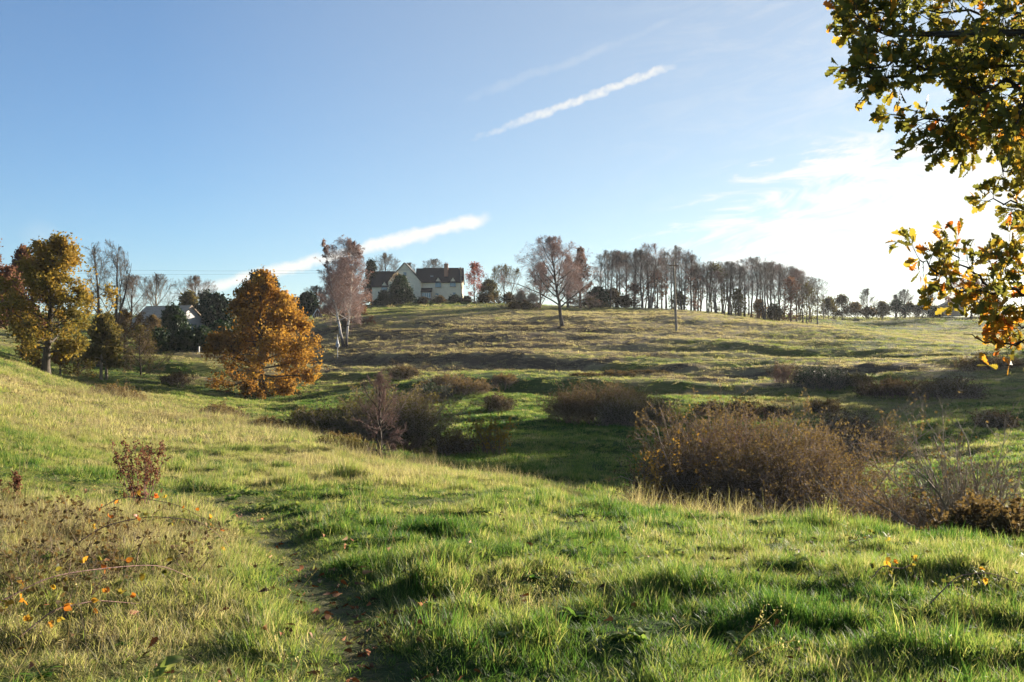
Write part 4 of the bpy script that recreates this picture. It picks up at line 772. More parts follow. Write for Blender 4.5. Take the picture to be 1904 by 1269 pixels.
for i, (px, d, pt, w, dp, n, lm, lb) in enumerate((
    (1125, 56, 716, 216, 2.0, 330, 'bramble', 'long low brown bramble bank in the green valley floor'),
    (1180, 53, 728, 110, 1.5, 170, 'olive', 'darker end of the brown bramble bank in the valley'),
    (750, 84, 678, 46, 1.6, 90, 'bramble', 'pinkish bramble clump just below the birch path'),
    (826, 76, 697, 86, 1.6, 130, 'bramble', 'bramble clump with pale lit top on the valley terrace'),
    (808, 72, 712, 64, 1.4, 110, 'evergreen', 'dark bush under the pale topped bramble clump'),
    (876, 74, 702, 60, 1.4, 70, 'bramble', 'dull brown low scrub on the terrace past the pale topped clump'),
    (938, 78, 694, 40, 1.2, 60, 'bramble', 'small straw coloured clump at the end of the terrace scrub'),
    (928, 62, 732, 44, 1.0, 60, 'bramble', 'small brown tuft of brambles above the valley floor'),
    (1152, 82, 688, 66, 1.4, 90, 'bramble', 'low reddish bramble patch at the start of the sunlit bank'),
    (1090, 80, 698, 60, 1.2, 70, 'bramble', 'thin dull scrub just before the sunlit bank'),
    (1528, 76, 680, 86, 2.2, 190, 'evergreen', 'dark green domed bush on the bank beside the upright red shrub'),
    (1585, 76, 690, 60, 1.6, 120, 'olive', 'lower brownish bush joined to the dark green domed bush'),
    (1650, 70, 702, 110, 1.8, 170, 'bramble', 'wide mauve brown bramble bank on the far right slope'),
    (1738, 68, 704, 80, 1.4, 100, 'bramble', 'low straw topped scrub past the mauve bramble bank'),
    (1320, 58, 744, 46, 1.0, 60, 'bramble', 'small twiggy bush behind the big thicket crown'),
    (1385, 58, 738, 44, 1.0, 60, 'bramble', 'small twiggy bush on the terraces above the big thicket'),
    (1586, 44, 768, 96, 1.6, 190, 'bramble', 'leafless grey brown bush behind the big thicket'),
    (1440, 60, 752, 60, 1.0, 70, 'bramble', 'low dull scrub on the bright green terraces'),
    (1530, 62, 742, 56, 1.0, 60, 'bramble', 'straw coloured scrub hump on the bright green terraces'),
    (1855, 50, 762, 56, 1.2, 90, 'bramble', 'small mauve bush on the green slope near the frame edge'),
    (1790, 66, 700, 56, 1.2, 80, 'bramble', 'upright mauve twigged shrub on the far right slope'),
    (1840, 84, 660, 130, 1.6, 150, 'bramble', 'long low straw and mauve scrub on the hill shoulder'),
    (1210, 84, 694, 90, 1.0, 60, 'bramble', 'thin line of brown scrub along the sunlit bank'),
    (205, 50, 715, 60, 1.4, 120, 'bramble', 'pale brown bracken clump on the slope below the golden oak'),
    (242, 48, 727, 34, 1.0, 70, 'bramble', 'small pale bracken clump at the slope edge'),
    (410, 43, 752, 70, 1.2, 120, 'bramble', 'tawny bracken strip at the slope edge before the thicket'),
    (500, 38, 776, 46, 1.0, 90, 'bramble', 'tawny bracken clump at the end of the wide thicket'),
    (325, 78, 690, 50, 1.2, 70, 'bramble', 'pinkish bracken patch in the dark dip beside the orange oak'),
    (640, 34, 808, 50, .9, 80, 'bramble', 'straw clump against the base of the wide thicket'),
    (845, 40, 800, 60, 1.2, 70, 'bramble', 'thin straw scrub on the shaded valley floor'),
    (650, 30, 812, 110, 1.0, 60, 'olive', 'low leafy scrub at the sapling foot'))):
    pale = 'bracken' in lb or 'straw' in lb or 'pale' in lb or 'tawny' in lb
    thicket('bramble_bush' if 'bracken' not in lb else 'bracken_clump', lb, px, d, 320 + i, pt, w, dp, n, (3, .06 if d > 60 else .05, .5, (lambda Q, c: c * .6 + .35 * Q[:, 2] + .12) if pale else (lambda Q, c: c * .7 + .3 * Q[:, 2] - .15)), upright=.5, rad=.010, twig='scrub' if pale or i % 3 else ('twig_red' if 'mauve' in lb or 'red' in lb or 'pink' in lb else 'twig'), leafm=lm, group='scrub on the valley slopes')  # leaf colour lightens upward, standing in for lit tops
thicket('upright_shrub', 'upright reddish bare shrub standing on the sunlit bank edge', 1458, 78, 360, 670, 44, 1.0, 70, (2, .05, .4, None), twig='twig_red', upright=.85, rad=.012, lv=((8, .35, 30, .05), (5, .5, 36, .04)))
thicket('young_shrub', 'thin yellowing young shrub on the dark green valley floor', 915, 40, 361, 768, 66, .7, 26, (3, .07, .7, lambda Q, c: c + .3), twig='twig', upright=.8, rad=.010, leafm='gold', lv=((7, .35, 34, .04), (4, .5, 36, .02)))
thicket('young_shrub', 'sparse twiggy shrub rising from the top of the big thicket', 1330, 25, 362, 728, 110, .8, 60, (2, .03, .4, None), twig='twig_red', upright=.8, rad=.010, lv=((9, .35, 34, .04), (6, .5, 36, .02)), zoff=0)
thicket('young_shrub', 'thin yellow leaved sprigs at the near end of the big thicket', 1222, 23, 363, 790, 50, .5, 16, (3, .045, .8, lambda Q, c: c + .4), twig='twig', upright=.85, rad=.008, leafm='gold', lv=((7, .3, 34, .04), (4, .5, 36, .02)))
plant('hawthorn_sapling', 'small leafless hawthorn with upswept top standing on the lit slope rim', 'tree', 706, 27.2, 370, 688, 150, 'bark_far', 'twig_red', pro=None or 'oak', r0=.085, nl=30, z0=.10, z1=.95, a0=88, a1=14, trop1=.05, twig_r=.0045, curve=.02, irr=.25, lv=((8, .45, 42, .05), (6, .5, 44, .04), (4, .6, 45, .03)))

for i, (px, d, pt, w, dp, n, lb) in enumerate(((90, 8.3, 968, 330, .9, 70, 'brown dead bramble tangle in the grass beside the dock plant'), (215, 6.7, 1076, 330, .8, 60, 'low russet bramble tangle sprawled through the dry grass'), (40, 5.6, 1160, 260, .6, 30, 'low dead bramble tangle near the lower frame corner'))):
    thicket('bramble_tangle', lb, px, d, 380 + i, pt, w, dp, n, (2, .024, .45, lambda Q, c: c * .9 + .1), twig='twig', cat='bramble', upright=.25, rad=.0026, lv=((5, .4, 50, .0), (4, .5, 48, 0)), group='dead bramble in the near grass')

# two unseen trees added outside the view, sized to shade the valley floor
for i, (px, d, h, w, lb) in enumerate(((2085, 83, 15.0, 300, 'broad dense tree added out of view to shade the valley, nearer its floor'), (2125, 113, 21, 290, 'tall dense tree added out of view to shade the valley, farther up the slope'))):
    x, y = ground_pt(px, d); plant('beech_tree', lb, 'tree', px, d, 400 + i, CY - (Hf(x, y) + h - EYE) * F / d, w, 'bark_far', 'twig', 'rust', pro='oak', r0=.3, nl=26, z0=.1, a0=80, a1=18, lv=((9, .5, 46, .02), (6, .5, 46, .0)), leaf=(6, .4, None, .5))
# ------------------------------------------------------------------ buildings
M.update(
 render=flat_mat('wall_render', (.82, .73, .52), (.72, .63, .44), 1.2, .9, .1), roof=flat_mat('roof_tiles', (.012, .011, .011), (.026, .023, .021), 5, .75, .3, .6),
 roof_brown=flat_mat('roof_tiles_brown', (.34, .26, .18), (.46, .37, .27), 4, .85, .2, .5), brick=flat_mat('wall_brick', (.36, .19, .12), (.27, .14, .085), 9, .9, .15, .4),
 stone=flat_mat('stone', (.36, .31, .23), (.24, .21, .16), 7, .95, .1, .7), frame=flat_mat('frame_shade_tint', (.12, .24, .30), (.10, .20, .26), 3, .5, .4, .05), white=flat_mat('paint_white', (.72, .70, .66), (.60, .58, .54), 5, .6, .3, .1),  # frame blue stands in for sky reflection and shade on white frames
 timber=flat_mat('timber', (.22, .13, .08), (.14, .085, .055), 8, .85, .2, .4), pole=flat_mat('pole_timber', (.30, .25, .18), (.20, .165, .12), 6, .9, .15, .5), grey=flat_mat('metal_grey', (.34, .35, .34), (.26, .27, .27), 12, .5, .4, .1, .2),
 black=flat_mat('cable_black', (.03, .03, .03), None, 3, .6), car=flat_mat('car_paint', (.48, .56, .64), (.46, .54, .62), 3, .25, .5, .0), rubber=flat_mat('tyre', (.02, .02, .02), None, 9, .9), garage=flat_mat('garage_paint', (.06, .14, .24), (.05, .12, .20), 4, .6),
)
def glass_mat():
    m, N = mat_new('window_glass'); finish(N, princ(N, (.10, .17, .20), .06, 1.0)); return m
M['glass'] = glass_mat()
def lens_mat():
    m, N = mat_new('headlight_lens'); finish(N, princ(N, (.7, .7, .7), .1, .6)); return m
M['lens'] = lens_mat()
def prism(b, prof, a0, a1, axis, mat=0):
    """extrude a polygon (list of (s, z)) along axis x or y between a0 and a1"""
    n = len(prof); P = [(a0, s, z) if axis == 'x' else (s, a0, z) for s, z in prof] + [(a1, s, z) if axis == 'x' else (s, a1, z) for s, z in prof]
    i = np.arange(n); j = (i + 1) % n; b.add(P, np.stack([i, j, j + n, i + n], 1), mat)
    b.add(P, [tuple(i[::-1])], mat); b.add(P, [tuple(i + n)], mat)
def slope(b, e0, e1, r1, r0, th=.16, mat=0):
    """roof slab over the quad eave-eave-ridge-ridge, thickness downward"""
    q = np.array([e0, e1, r1, r0], float); n = np.cross(q[1] - q[0], q[3] - q[0]); n /= np.linalg.norm(n); n = n if n[2] > 0 else -n
    v = np.concatenate([q, q + n * th]); b.add(v, [(3, 2, 1, 0), (4, 5, 6, 7), (0, 1, 5, 4), (1, 2, 6, 5), (2, 3, 7, 6), (3, 0, 4, 7)], mat)
def window(parent, x, z, w, h, y, mull=1, label=None, axis='x'):
    """casement standing proud of the wall at plane y, centred on x, sill at z"""
    f = MB(); t = .075
    def bar(cx, cz, sx, sz): f.box((cx, y - .02, cz) if axis == 'x' else (y + .02, cx, cz), (sx, .09, sz) if axis == 'x' else (.09, sx, sz))
    bar(x, z + t / 2, w, t); bar(x, z + h - t / 2, w, t); bar(x - w / 2 + t / 2, z + h / 2, t, h - 2 * t); bar(x + w / 2 - t / 2, z + h / 2, t, h - 2 * t)
    for k in range(mull): bar(x - w / 2 + w * (k + 1) / (mull + 1), z + h / 2, .055, h - 2 * t)
    o = f.build('window', M['frame'], parent, smooth=False); tag(o, label)
    g = MB(); g.box((x, y - .005, z + h / 2) if axis == 'x' else (y + .005, x, z + h / 2), (w - t, .03, h - t) if axis == 'x' else (.03, w - t, h - t)); g.build('pane', M['glass'], o, smooth=False)
    s = MB(); s.box((x, y - .06, z - .05) if axis == 'x' else (y + .06, x, z - .05), (w + .14, .2, .07) if axis == 'x' else (.2, w + .14, .07)); s.build('sill', M['stone'], o, smooth=False); return o
hx, hy = ground_pt(776, 211); hz = top_z(560.5, 211)
house = thing('country_house', 'cream rendered country house with dark tiled roof and tall front gable on the hilltop', 'house', (hx, hy, hz))
w = MB()
prism(w, [(.5, -1.2), (6.5, -1.2), (6.5, 3.19), (3.5, 6.25), (.5, 3.19)], -9.67, -5.9, 'x')
prism(w, [(0, -1.2), (7, -1.2), (7, 4.08), (3.5, 7.0), (0, 4.08)], .7, 9.41, 'x')
prism(w, [(-6.0, -1.2), (.85, -1.2), (.85, 4.13), (-2.57, 7.95), (-6.0, 4.13)], -1.2, 7.2, 'y')
w.build('wall', M['render'], house, smooth=False)
r = MB()
slope(r, (-9.95, .18, 2.96), (-5.0, .18, 2.96), (-5.0, 3.5, 6.33), (-9.95, 3.5, 6.33)); slope(r, (-9.95, 6.82, 2.96), (-5.0, 6.82, 2.96), (-5.0, 3.5, 6.33), (-9.95, 3.5, 6.33))
slope(r, (-.5, -.32, 3.88), (9.68, -.32, 3.88), (9.68, 3.5, 7.08), (-.5, 3.5, 7.08)); slope(r, (-.5, 7.32, 3.88), (9.68, 7.32, 3.88), (9.68, 3.5, 7.08), (-.5, 3.5, 7.08))
slope(r, (-6.28, -1.45, 3.87), (-6.28, 7.3, 3.87), (-2.57, 7.3, 8.02), (-2.57, -1.45, 8.02), .14); slope(r, (1.13, -1.45, 3.87), (1.13, 7.3, 3.87), (-2.57, 7.3, 8.02), (-2.57, -1.45, 8.02), .14)
r.box((-7.5, 3.5, 6.5), (4.9, .26, .14)); r.box((5.3, 3.5, 7.26), (8.7, .26, .14))
roof = r.build('roof', M['roof'], house, smooth=False)
c = MB(); c.box((6.0, 1.55, 6.35), (.84, .84, 3.0)); c.box((6.0, 1.55, 7.92), (.98, .98, .16)); ch = c.build('chimney', M['brick'], roof, smooth=False); tag(ch, 'brick chimney on the front roof slope')
c = MB(); c.tubes(np.array([[(5.85, 1.55, 8.0), (5.85, 1.55, 8.35)], [(6.2, 1.55, 8.0), (6.2, 1.55, 8.3)]]), np.array([[.12, .1], [.12, .1]]), 8); c.build('chimney_pot', M['brick'], ch)
k = MB(); k.box((3.0, 1.05, 5.14), (.62, .10, .7)); k.build('roof_window', M['grey'], roof, smooth=False)
for x, z, yy in ((-7.05, 3.19, .5), (4.42, 4.08, 0), (7.55, 4.08, 0)):
    d_ = MB(); prism(d_, [(x - .62, z - .1), (x + .62, z - .1), (x + .62, z + .05), (x, z + .95), (x - .62, z + .05)], yy - .16, yy + 1.0, 'y'); dm = d_.build('dormer', M['render'], roof, smooth=False)
    d_ = MB(); slope(d_, (x - .78, yy - .3, z - .06), (x - .78, yy + 1.1, z - .06), (x, yy + 1.1, z + 1.0), (x, yy - .3, z + 1.0), .07); slope(d_, (x + .78, yy - .3, z - .06), (x + .78, yy + 1.1, z - .06), (x, yy + 1.1, z + 1.0), (x, yy - .3, z + 1.0), .07)
    d_.build('dormer_roof', M['roof'], roof, smooth=False)
for x, z, ww, hh, yy, mu in ((-7.05, 2.27, 1.15, 1.05, .34, 1), (4.42, 2.98, 1.2, 1.05, -.16, 1), (7.55, 3.1, 1.18, 1.05, -.16, 1), (4.2, .42, .66, 1.2, -.02, 0), (7.85, .8, .62, 1.05, -.02, 0), (-2.5, 5.45, .62, .6, -1.22, 1)):
    window(house, x, z, ww, hh, yy, mu)
for y, z, ww, hh in ((3.5, 4.6, .7, .9), (2.2, 2.9, 1.0, 1.1), (2.4, .5, 1.0, 1.2)): window(house, y, z, ww, hh, 9.43, 0, None, 'y')
bay = MB(); bay.box((2.0, -.62, .1), (1.95, 1.2, .95)); bay.box((2.92, -.62, 1.2), (.1, 1.16, 1.25)); bo = bay.build('bay_window', M['timber'], house, smooth=False)
bf = MB()
for k_ in range(5): bf.box((1.08 + k_ * .46, -1.2, 1.18), (.07, .08, 1.14))
bf.box((2.0, -1.2, .63), (1.92, .1, .08)); bf.box((2.0, -1.2, 1.78), (1.92, .1, .08)); bf.build('frame', M['white'], bo, smooth=False)
bg_ = MB(); bg_.box((2.0, -1.17, 1.2), (1.8, .03, 1.1)); bg_.build('pane', M['glass'], bo, smooth=False)
br = MB(); slope(br, (.86, -1.5, 1.86), (3.2, -1.5, 1.86), (3.2, -.02, 2.72), (.86, -.02, 2.72), .1); br.build('roof', M['roof'], bo, smooth=False)
gx, gy = ground_pt(803, 206.5)
gw = MB(); gw.box((0, 0, 0), (9.5, .35, 1.3)); gw.box((0, 0, .69), (9.6, .45, .1)); o = gw.build('garden_wall', M['stone'], None, (gx, gy, Hf(gx, gy) + .1), smooth=False); tag(o, 'low brown stone retaining wall in front of the cream house', 'wall')

# pale bungalow, parked car, brick house, shed, far house
def simple_house(name, label, px, d, py_base, W_, D_, eave, ridge, rz, wallm, roofm, wins=(), chim=None, ov=.3):
    x, y = ground_pt(px, d); o = thing(name, label, 'house', (x, y, top_z(py_base, d)), rz)
    a, b_ = W_ / 2, D_ / 2
    q = MB(); prism(q, [(-b_, -.8), (b_, -.8), (b_, eave), (0, ridge), (-b_, eave)], -a, a, 'x'); q.build('wall', M[wallm], o, smooth=False)
    s = (ridge - eave) / b_; q = MB(); e = eave - ov * s
    slope(q, (-a - ov, -b_ - ov, e + .03), (a + ov, -b_ - ov, e + .03), (a + ov, 0, ridge + .03), (-a - ov, 0, ridge + .03)); slope(q, (-a - ov, b_ + ov, e + .03), (a + ov, b_ + ov, e + .03), (a + ov, 0, ridge + .03), (-a - ov, 0, ridge + .03))
    q.box((0, 0, ridge + .2), (W_ + 2 * ov - .05, .24, .12)); rf = q.build('roof', M[roofm], o, smooth=False)
    if chim:
        cx, cy, cw, z0, z1 = chim; q = MB(); q.box((cx, cy, (z0 + z1) / 2), (cw, cw * .7, z1 - z0)); q.box((cx, cy, z1 + .06), (cw + .14, cw * .7 + .14, .13)); q.build('chimney', M['brick'], rf, smooth=False)
    for (u, z, ww, hh, ax) in wins: window(o, u, z, ww, hh, -b_ - .02 if ax == 'x' else a + .02, 1, None, ax)
    return o
bun = simple_house('bungalow', 'pale bungalow with a big weathered roof behind the dark yew and hedge', 314, 160, 622, 9.6, 6.4, 1.9, 4.35, R_(-28), 'white', 'roof_brown', ((.6, .5, 1.1, 1.1, 'y'), (1.5, .7, 1.2, 1.0, 'x')))
q = MB(); q.box((-3.2, -3.24, .6), (2.5, .08, 2.0))
for k_ in range(4): q.box((-3.2, -3.30, -.1 + k_ * .45), (2.4, .05, .05))
q.build('garage_door', M['garage'], bun, smooth=False)
def car(px, d, py_base):
    x, y = ground_pt(px, d); o = thing('parked_car', 'pale silver blue car parked by the bungalow, half hidden by the dark yew', 'car', (x, y, top_z(py_base, d)), R_(-70))
    def hull(prof, hw, hw2, b):
        n = len(prof); P = [(s, -hw(z), z) for s, z in prof] + [(s, hw(z), z) for s, z in prof]
        i = np.arange(n); j = (i + 1) % n; b.add(P, np.stack([i, j, j + n, i + n], 1)); b.add(P, [tuple(i[::-1])]); b.add(P, [tuple(i + n)])
    b = MB(); hull([(-2.0, .3), (2.0, .3), (2.08, .55), (1.95, .82), (.95, .95), (.35, 1.38), (-1.1, 1.42), (-1.85, .98), (-2.05, .6)], lambda z: .84 if z < 1 else .66, 0, b); bd = b.build('body', M['car'], o, smooth=False)
    b = MB(); hull([(.92, .98), (.99, .98), (.42, 1.36), (.35, 1.36)], lambda z: .70 if z < 1.1 else .58, 0, b); b.build('windscreen', M['glass'], o, smooth=False)
    b = MB()
    for s in (-1, 1): b.add([(.7, s * .80, 1.0), (-1.5, s * .80, 1.0), (-1.05, s * .67, 1.36), (.3, s * .67, 1.36)], [(0, 1, 2, 3)])
    b.build('side_window', M['glass'], o, smooth=False)
    for sx in (-1.25, 1.3):
        for sy in (-.8, .8):
            b = MB(); t = np.arange(17) * 2 * np.pi / 16; b.tubes(np.array([[(sx, sy - .1, .31), (sx, sy + .1, .31)]]), np.array([[.31, .31]]), 16, cap=True); wh = b.build('wheel', M['rubber'], o)
            b = MB(); b.tubes(np.array([[(sx, sy - .11, .31), (sx, sy + .11, .31)]]), np.array([[.18, .18]]), 12, cap=True); b.build('rim', M['grey'], wh)
    for sy in (-.6, .6):
        b = MB(); b.box((2.03, sy, .68), (.1, .34, .16)); b.build('headlight', M['lens'], o)
car(346, 150, 619)
simple_house('brick_house', 'brick house with gables and a chimney hidden behind the orange oak', 530, 172, 612, 8.6, 6.5, 3.0, 5.3, R_(-12), 'brick', 'roof_brown', ((1.2, 1.0, 1.6, 1.2, 'x'), (-1.8, 1.0, 1.2, 1.2, 'x'), (3.0, 1.0, 1.6, 1.1, 'x')), (.2, -.4, .9, 4.6, 6.5))
x, y = ground_pt(590, 150); sh = thing('garden_shed', 'small timber shed with white edged gable between orange oak and birch', 'shed', (x, y, top_z(601, 150)), R_(12))
q = MB(); prism(q, [(-.62, -.6), (.62, -.6), (.62, 1.05), (0, 2.1), (-.62, 1.05)], -.9, .9, 'y'); q.build('wall', M['timber'], sh, smooth=False)
q = MB()
for s in (-1, 1): slope(q, (s * .8, -1.02, .8), (s * .8, 1.0, .8), (0, 1.0, 2.16), (0, -1.02, 2.16), .06)
q.build('roof', M['roof'], sh, smooth=False)
q = MB()
for s in (-1, 1): slope(q, (s * .78, -1.10, .72), (s * .78, -1.04, .72), (0, -1.04, 2.08), (0, -1.10, 2.08), .14)
q.build('bargeboard', M['white'], sh, smooth=False)
q = MB()
for k_ in (-.42, -.14, .14, .42): q.box((k_, -.93, .5), (.05, .05, 2.0 - abs(k_) * 1.5))
q.build('batten', M['white'], sh, smooth=False)
simple_house('distant_house', 'brown roofed house half hidden by oak leaves on the far field edge', 1768, 238, 582, 6.5, 5.5, 1.4, 2.7, R_(80), 'roof_brown', 'roof_brown', (), (-1.5, .6, .9, 1.6, 3.3))

# ------------------------------------------------------------------ poles, cables, marker post, stones
def pole(label, px, d, py_base, py_top, lean, arm=0.0, r=.14):
    x, y = ground_pt(px, d); z = Hf(x, y); Ht = top_z(py_top, d) - z; o = thing('telegraph_pole', label, 'pole', (x, y, z))
    q = MB(); k = np.linspace(0, 1, 8); q.tubes(np.stack([lean * k, 0 * k, -.5 + (Ht + .5) * k], 1)[None], (r * (1 - .35 * k))[None], 10, cap=True); q.build('shaft', M['pole'], o)
    if arm:
        q = MB(); q.box((lean * .97, -.1, Ht - .45), (arm, .1, .12)); a_ = q.build('crossarm', M['timber'], o, smooth=False)
        q = MB()
        for s in (-1, 1): q.tubes(np.array([[(lean + s * arm * .42, -.1, Ht - .39), (lean + s * arm * .42, -.1, Ht - .3), (lean + s * arm * .42, -.1, Ht - .2)]]), np.array([[.05, .07, .03]]), 8, cap=True)
        q.build('insulator', M['white'], a_)
    return o, (x + lean, y, z + Ht)
_, p_tall = pole('tall pale telegraph pole on the open hillside in front of the wood', 1258, 117, 622, 487, -.36, 1.1, .16)
_, p_house = pole('dark telegraph pole against the end of the cream house', 859, 203, 566, 497, -.3, .7, .15)
pole('short telegraph pole on the field crest past the far end of the wood', 1532, 198, 600, 548, -.15, .5, .14)
pole('thin pale pole standing inside the hilltop wood', 1211, 160, 577, 530, 0, 0, .12)
def cable(label, a, b, sag, n=40):
    k = np.linspace(0, 1, n); a, b = np.array(a), np.array(b); P = a + (b - a) * k[:, None]; P[:, 2] -= sag * 4 * k * (1 - k)
    q = MB(); q.tubes(P[None], np.full((1, n), .014), 5); tag(q.build('overhead_cable', M['black']), label, 'cable')
lx, ly = ground_pt(-260, 210)
cable('upper thin overhead cable crossing the sky behind the bungalow trees', (p_house[0] - .3, p_house[1], p_house[2] - .25), (lx, ly, top_z(488, 210)), 1.1)
cable('lower thin overhead cable crossing the sky behind the bungalow trees', (p_house[0] + .25, p_house[1], p_house[2] - .25), (lx, ly, top_z(495, 210)), 1.5)
x, y = ground_pt(627.5, 104); z = Hf(x, y); mp = thing('marker_post', 'thin post carrying a grey box and a white pointed cap in front of the birch', 'post', (x, y, z))
hh = top_z(622, 104) - z
q = MB(); q.tubes(np.array([[(0, 0, -.3), (0, 0, hh - 1.26)]]), np.array([[.035, .035]]), 8); q.build('shaft', M['grey'], mp)
q = MB(); q.box((0, 0, hh - 1.15), (.34, .22, .34)); q.box((0, 0, hh - 1.36), (.14, .12, .1)); q.build('box', M['grey'], mp, smooth=False)
q = MB(); q.tubes(np.array([[(0, 0, hh - .98), (0, 0, hh - .8), (0, 0, hh - .5), (0, 0, hh)]]), np.array([[.14, .12, .055, .008]]), 10, cap=True); q.build('cap', M['white'], mp)
x, y = ground_pt(370, 104.5); q = MB(); q.box((0, 0, .2), (.12, .1, .9)); q.box((0, 0, .68), (.16, .14, .07)); tag(q.build('white_post', M['white'], None, (x, y, Hf(x, y)), smooth=False), 'short white post beside the dark hedge near the bungalow', 'post')

# ------------------------------------------------------------------ the oak bough overhead
def oak_leaf(b, P, D, size, rng, tint):
    M_ = len(P); D = unit(D); N = rng.normal(size=(M_, 3)) + np.array([0, -.7, .35]); S = unit(np.cross(D, N)); N = np.cross(S, D)
    t = np.array([0, .12, .22, .31, .42, .52, .62, .72, .82, .91, 1.0]); wd = np.array([.015, .07, .045, .15, .085, .24, .13, .27, .15, .17, .03]); fw = np.array([0, .02, 0, .05, 0, .06, 0, .05, 0, .03, 0])
    n = len(t); cup = rng.normal(.25, .25, (M_, 1)); bend = rng.normal(.12, .15, (M_, 1))
    sz = size[:, None, None]; jl = 1 + .18 * rng.normal(size=(M_, n)); jr = 1 + .18 * rng.normal(size=(M_, n))
    mid = P[:, None] + (D[:, None] * t[None, :, None] - N[:, None] * (bend * t ** 2)[..., None]) * sz
    def sd(sg, j): return mid + (S[:, None] * (sg * wd * j)[..., None] + D[:, None] * (fw * j)[..., None] + N[:, None] * (cup * wd * j)[..., None]) * sz
    v = np.stack([sd(-1, jl), mid, sd(1, jr)], 2).reshape(-1, 3)
    base = np.arange(M_)[:, None] * (n * 3) + np.arange(n - 1)[None] * 3
    q = np.concatenate([np.stack([base + a, base + a + 1, base + a + 4, base + a + 3], -1).reshape(-1, 4) for a in (0, 1)])
    b.add(v, q, 0, np.concatenate([np.repeat(tint, n - 1)] * 2))
def bough():
    rng = np.random.RandomState(909); TX, TY = 7.7, 3.0; gz = Hf(TX, TY)
    o = thing('oak_tree', 'near oak whose green and orange leafed boughs hang into the sky corner', 'tree', (TX, TY, gz)); O = np.array([TX, TY, gz])
    tb = MB(); k = np.linspace(0, 1, 12); tr = np.stack([.25 * np.sin(k * 4), .2 * np.sin(k * 3 + 1), -.4 + 11.4 * k], 1); tb.tubes(tr[None], (.36 * (1 - .75 * k) + np.where(k < .05, .18, 0))[None], 14)
    def wp(px, py, d): x, y = ground_pt(px, d); return np.array([x, y, top_z(py, d)]) - O
    specs = [  # (points, thickness, twigs, leaf share, tint bias, twig length)
     ([(2050, 556, 7.0), (1904, 548, 7.0), (1838, 530, 6.9), (1800, 505, 6.8), (1770, 470, 6.8)], .012, 16, 1, .42, .24),
     ([(1990, 556, 7.0), (1880, 538, 7.0), (1830, 545, 6.9), (1780, 536, 6.9), (1735, 500, 6.8), (1712, 478, 6.8)], .012, 20, 1, .48, .24),
     ([(2000, 560, 7.2), (1900, 580, 7.2), (1850, 572, 7.1), (1810, 570, 7.1)], .009, 13, 1, .68, .18),
     ([(2000, 610, 7.1), (1904, 600, 7.1), (1870, 610, 7.1)], .008, 12, 1, .66, .2),
     ([(2050, 645, 7.0), (1904, 638, 7.0), (1850, 636, 7.0), (1822, 634, 7.0), (1795, 620, 7.0)], .007, 4, .25, .8, .08),
     ([(1960, 655, 7.0), (1890, 640, 7.0), (1860, 648, 7.0)], .005, 2, .25, .8, .06),
     ([(2050, 470, 6.9), (1930, 500, 6.9), (1880, 490, 6.9), (1850, 470, 6.9)], .010, 18, 1, .36, .24),
     ([(2050, 420, 7.2), (1935, 400, 7.2), (1880, 378, 7.1), (1835, 376, 7.1)], .009, 14, .8, .36, .17),
     ([(2080, 260, 7.2), (1950, 280, 7.1), (1890, 250, 7.0), (1860, 290, 7.0), (1880, 330, 7.0)], .012, 22, 1, .36, .24),
     ([(2100, 170, 7.0), (1930, 195, 6.9), (1830, 205, 6.8), (1760, 225, 6.7), (1690, 222, 6.7)], .014, 30, 1, .22, .26),
     ([(2000, 220, 6.9), (1850, 215, 6.9), (1780, 240, 6.8), (1738, 262, 6.8)], .012, 18, 1, .22, .2),
     ([(2000, 170, 7.0), (1850, 165, 6.9), (1750, 125, 6.8), (1690, 140, 6.7), (1640, 150, 6.6), (1606, 140, 6.6)], .016, 22, .95, .24, .20),
     ([(1720, 130, 6.7), (1670, 115, 6.7), (1625, 120, 6.6), (1600, 112, 6.6)], .007, 14, 1, .20, .16),
     ([(2050, 60, 7.2), (1900, 70, 7.1), (1760, 65, 7.0), (1680, 65, 6.9), (1620, 55, 6.8), (1585, 20, 6.8)], .009, 22, .9, .22, .22),
     ([(1700, 62, 7.0), (1640, 25, 6.9), (1575, 10, 6.9)], .008, 14, 1, .24, .18), ([(1660, 68, 7.0), (1612, 50, 6.9), (1575, 38, 6.9)], .006, 8, 1, .2, .14),
     ([(2050, -60, 7.2), (1850, -40, 7.1), (1700, -40, 7.0), (1600, -30, 7.0), (1550, -20, 7.0)], .014, 24, 1, .25, .2),
     ([(2050, 20, 7.6), (1900, 25, 7.5), (1800, 20, 7.4), (1700, 30, 7.3)], .014, 26, 1, .25, .26),
     ([(2050, 120, 7.8), (1920, 120, 7.7), (1830, 105, 7.6), (1760, 90, 7.5)], .014, 28, 1, .30, .28),
     ([(2080, 10, 6.6), (1930, 60, 6.5), (1850, 95, 6.5), (1800, 130, 6.5)], .014, 28, 1, .22, .26),
     ([(2080, 150, 6.5), (1950, 150, 6.4), (1870, 150, 6.4), (1810, 180, 6.4)], .014, 28, 1, .26, .26),
     ([(2080, 240, 7.9), (1930, 230, 7.8), (1850, 240, 7.7), (1780, 250, 7.6)], .013, 28, 1, .38, .25),
     ([(2080, -20, 8.2), (1930, 10, 8.1), (1860, 60, 8.0), (1840, 140, 8.0)], .014, 26, 1, .34, .3),
     ([(2090, 60, 6.2), (1960, 110, 6.1), (1900, 190, 6.1), (1880, 250, 6.1)], .013, 26, 1, .3, .26),
    ]
    lb, wb = MB(), MB()
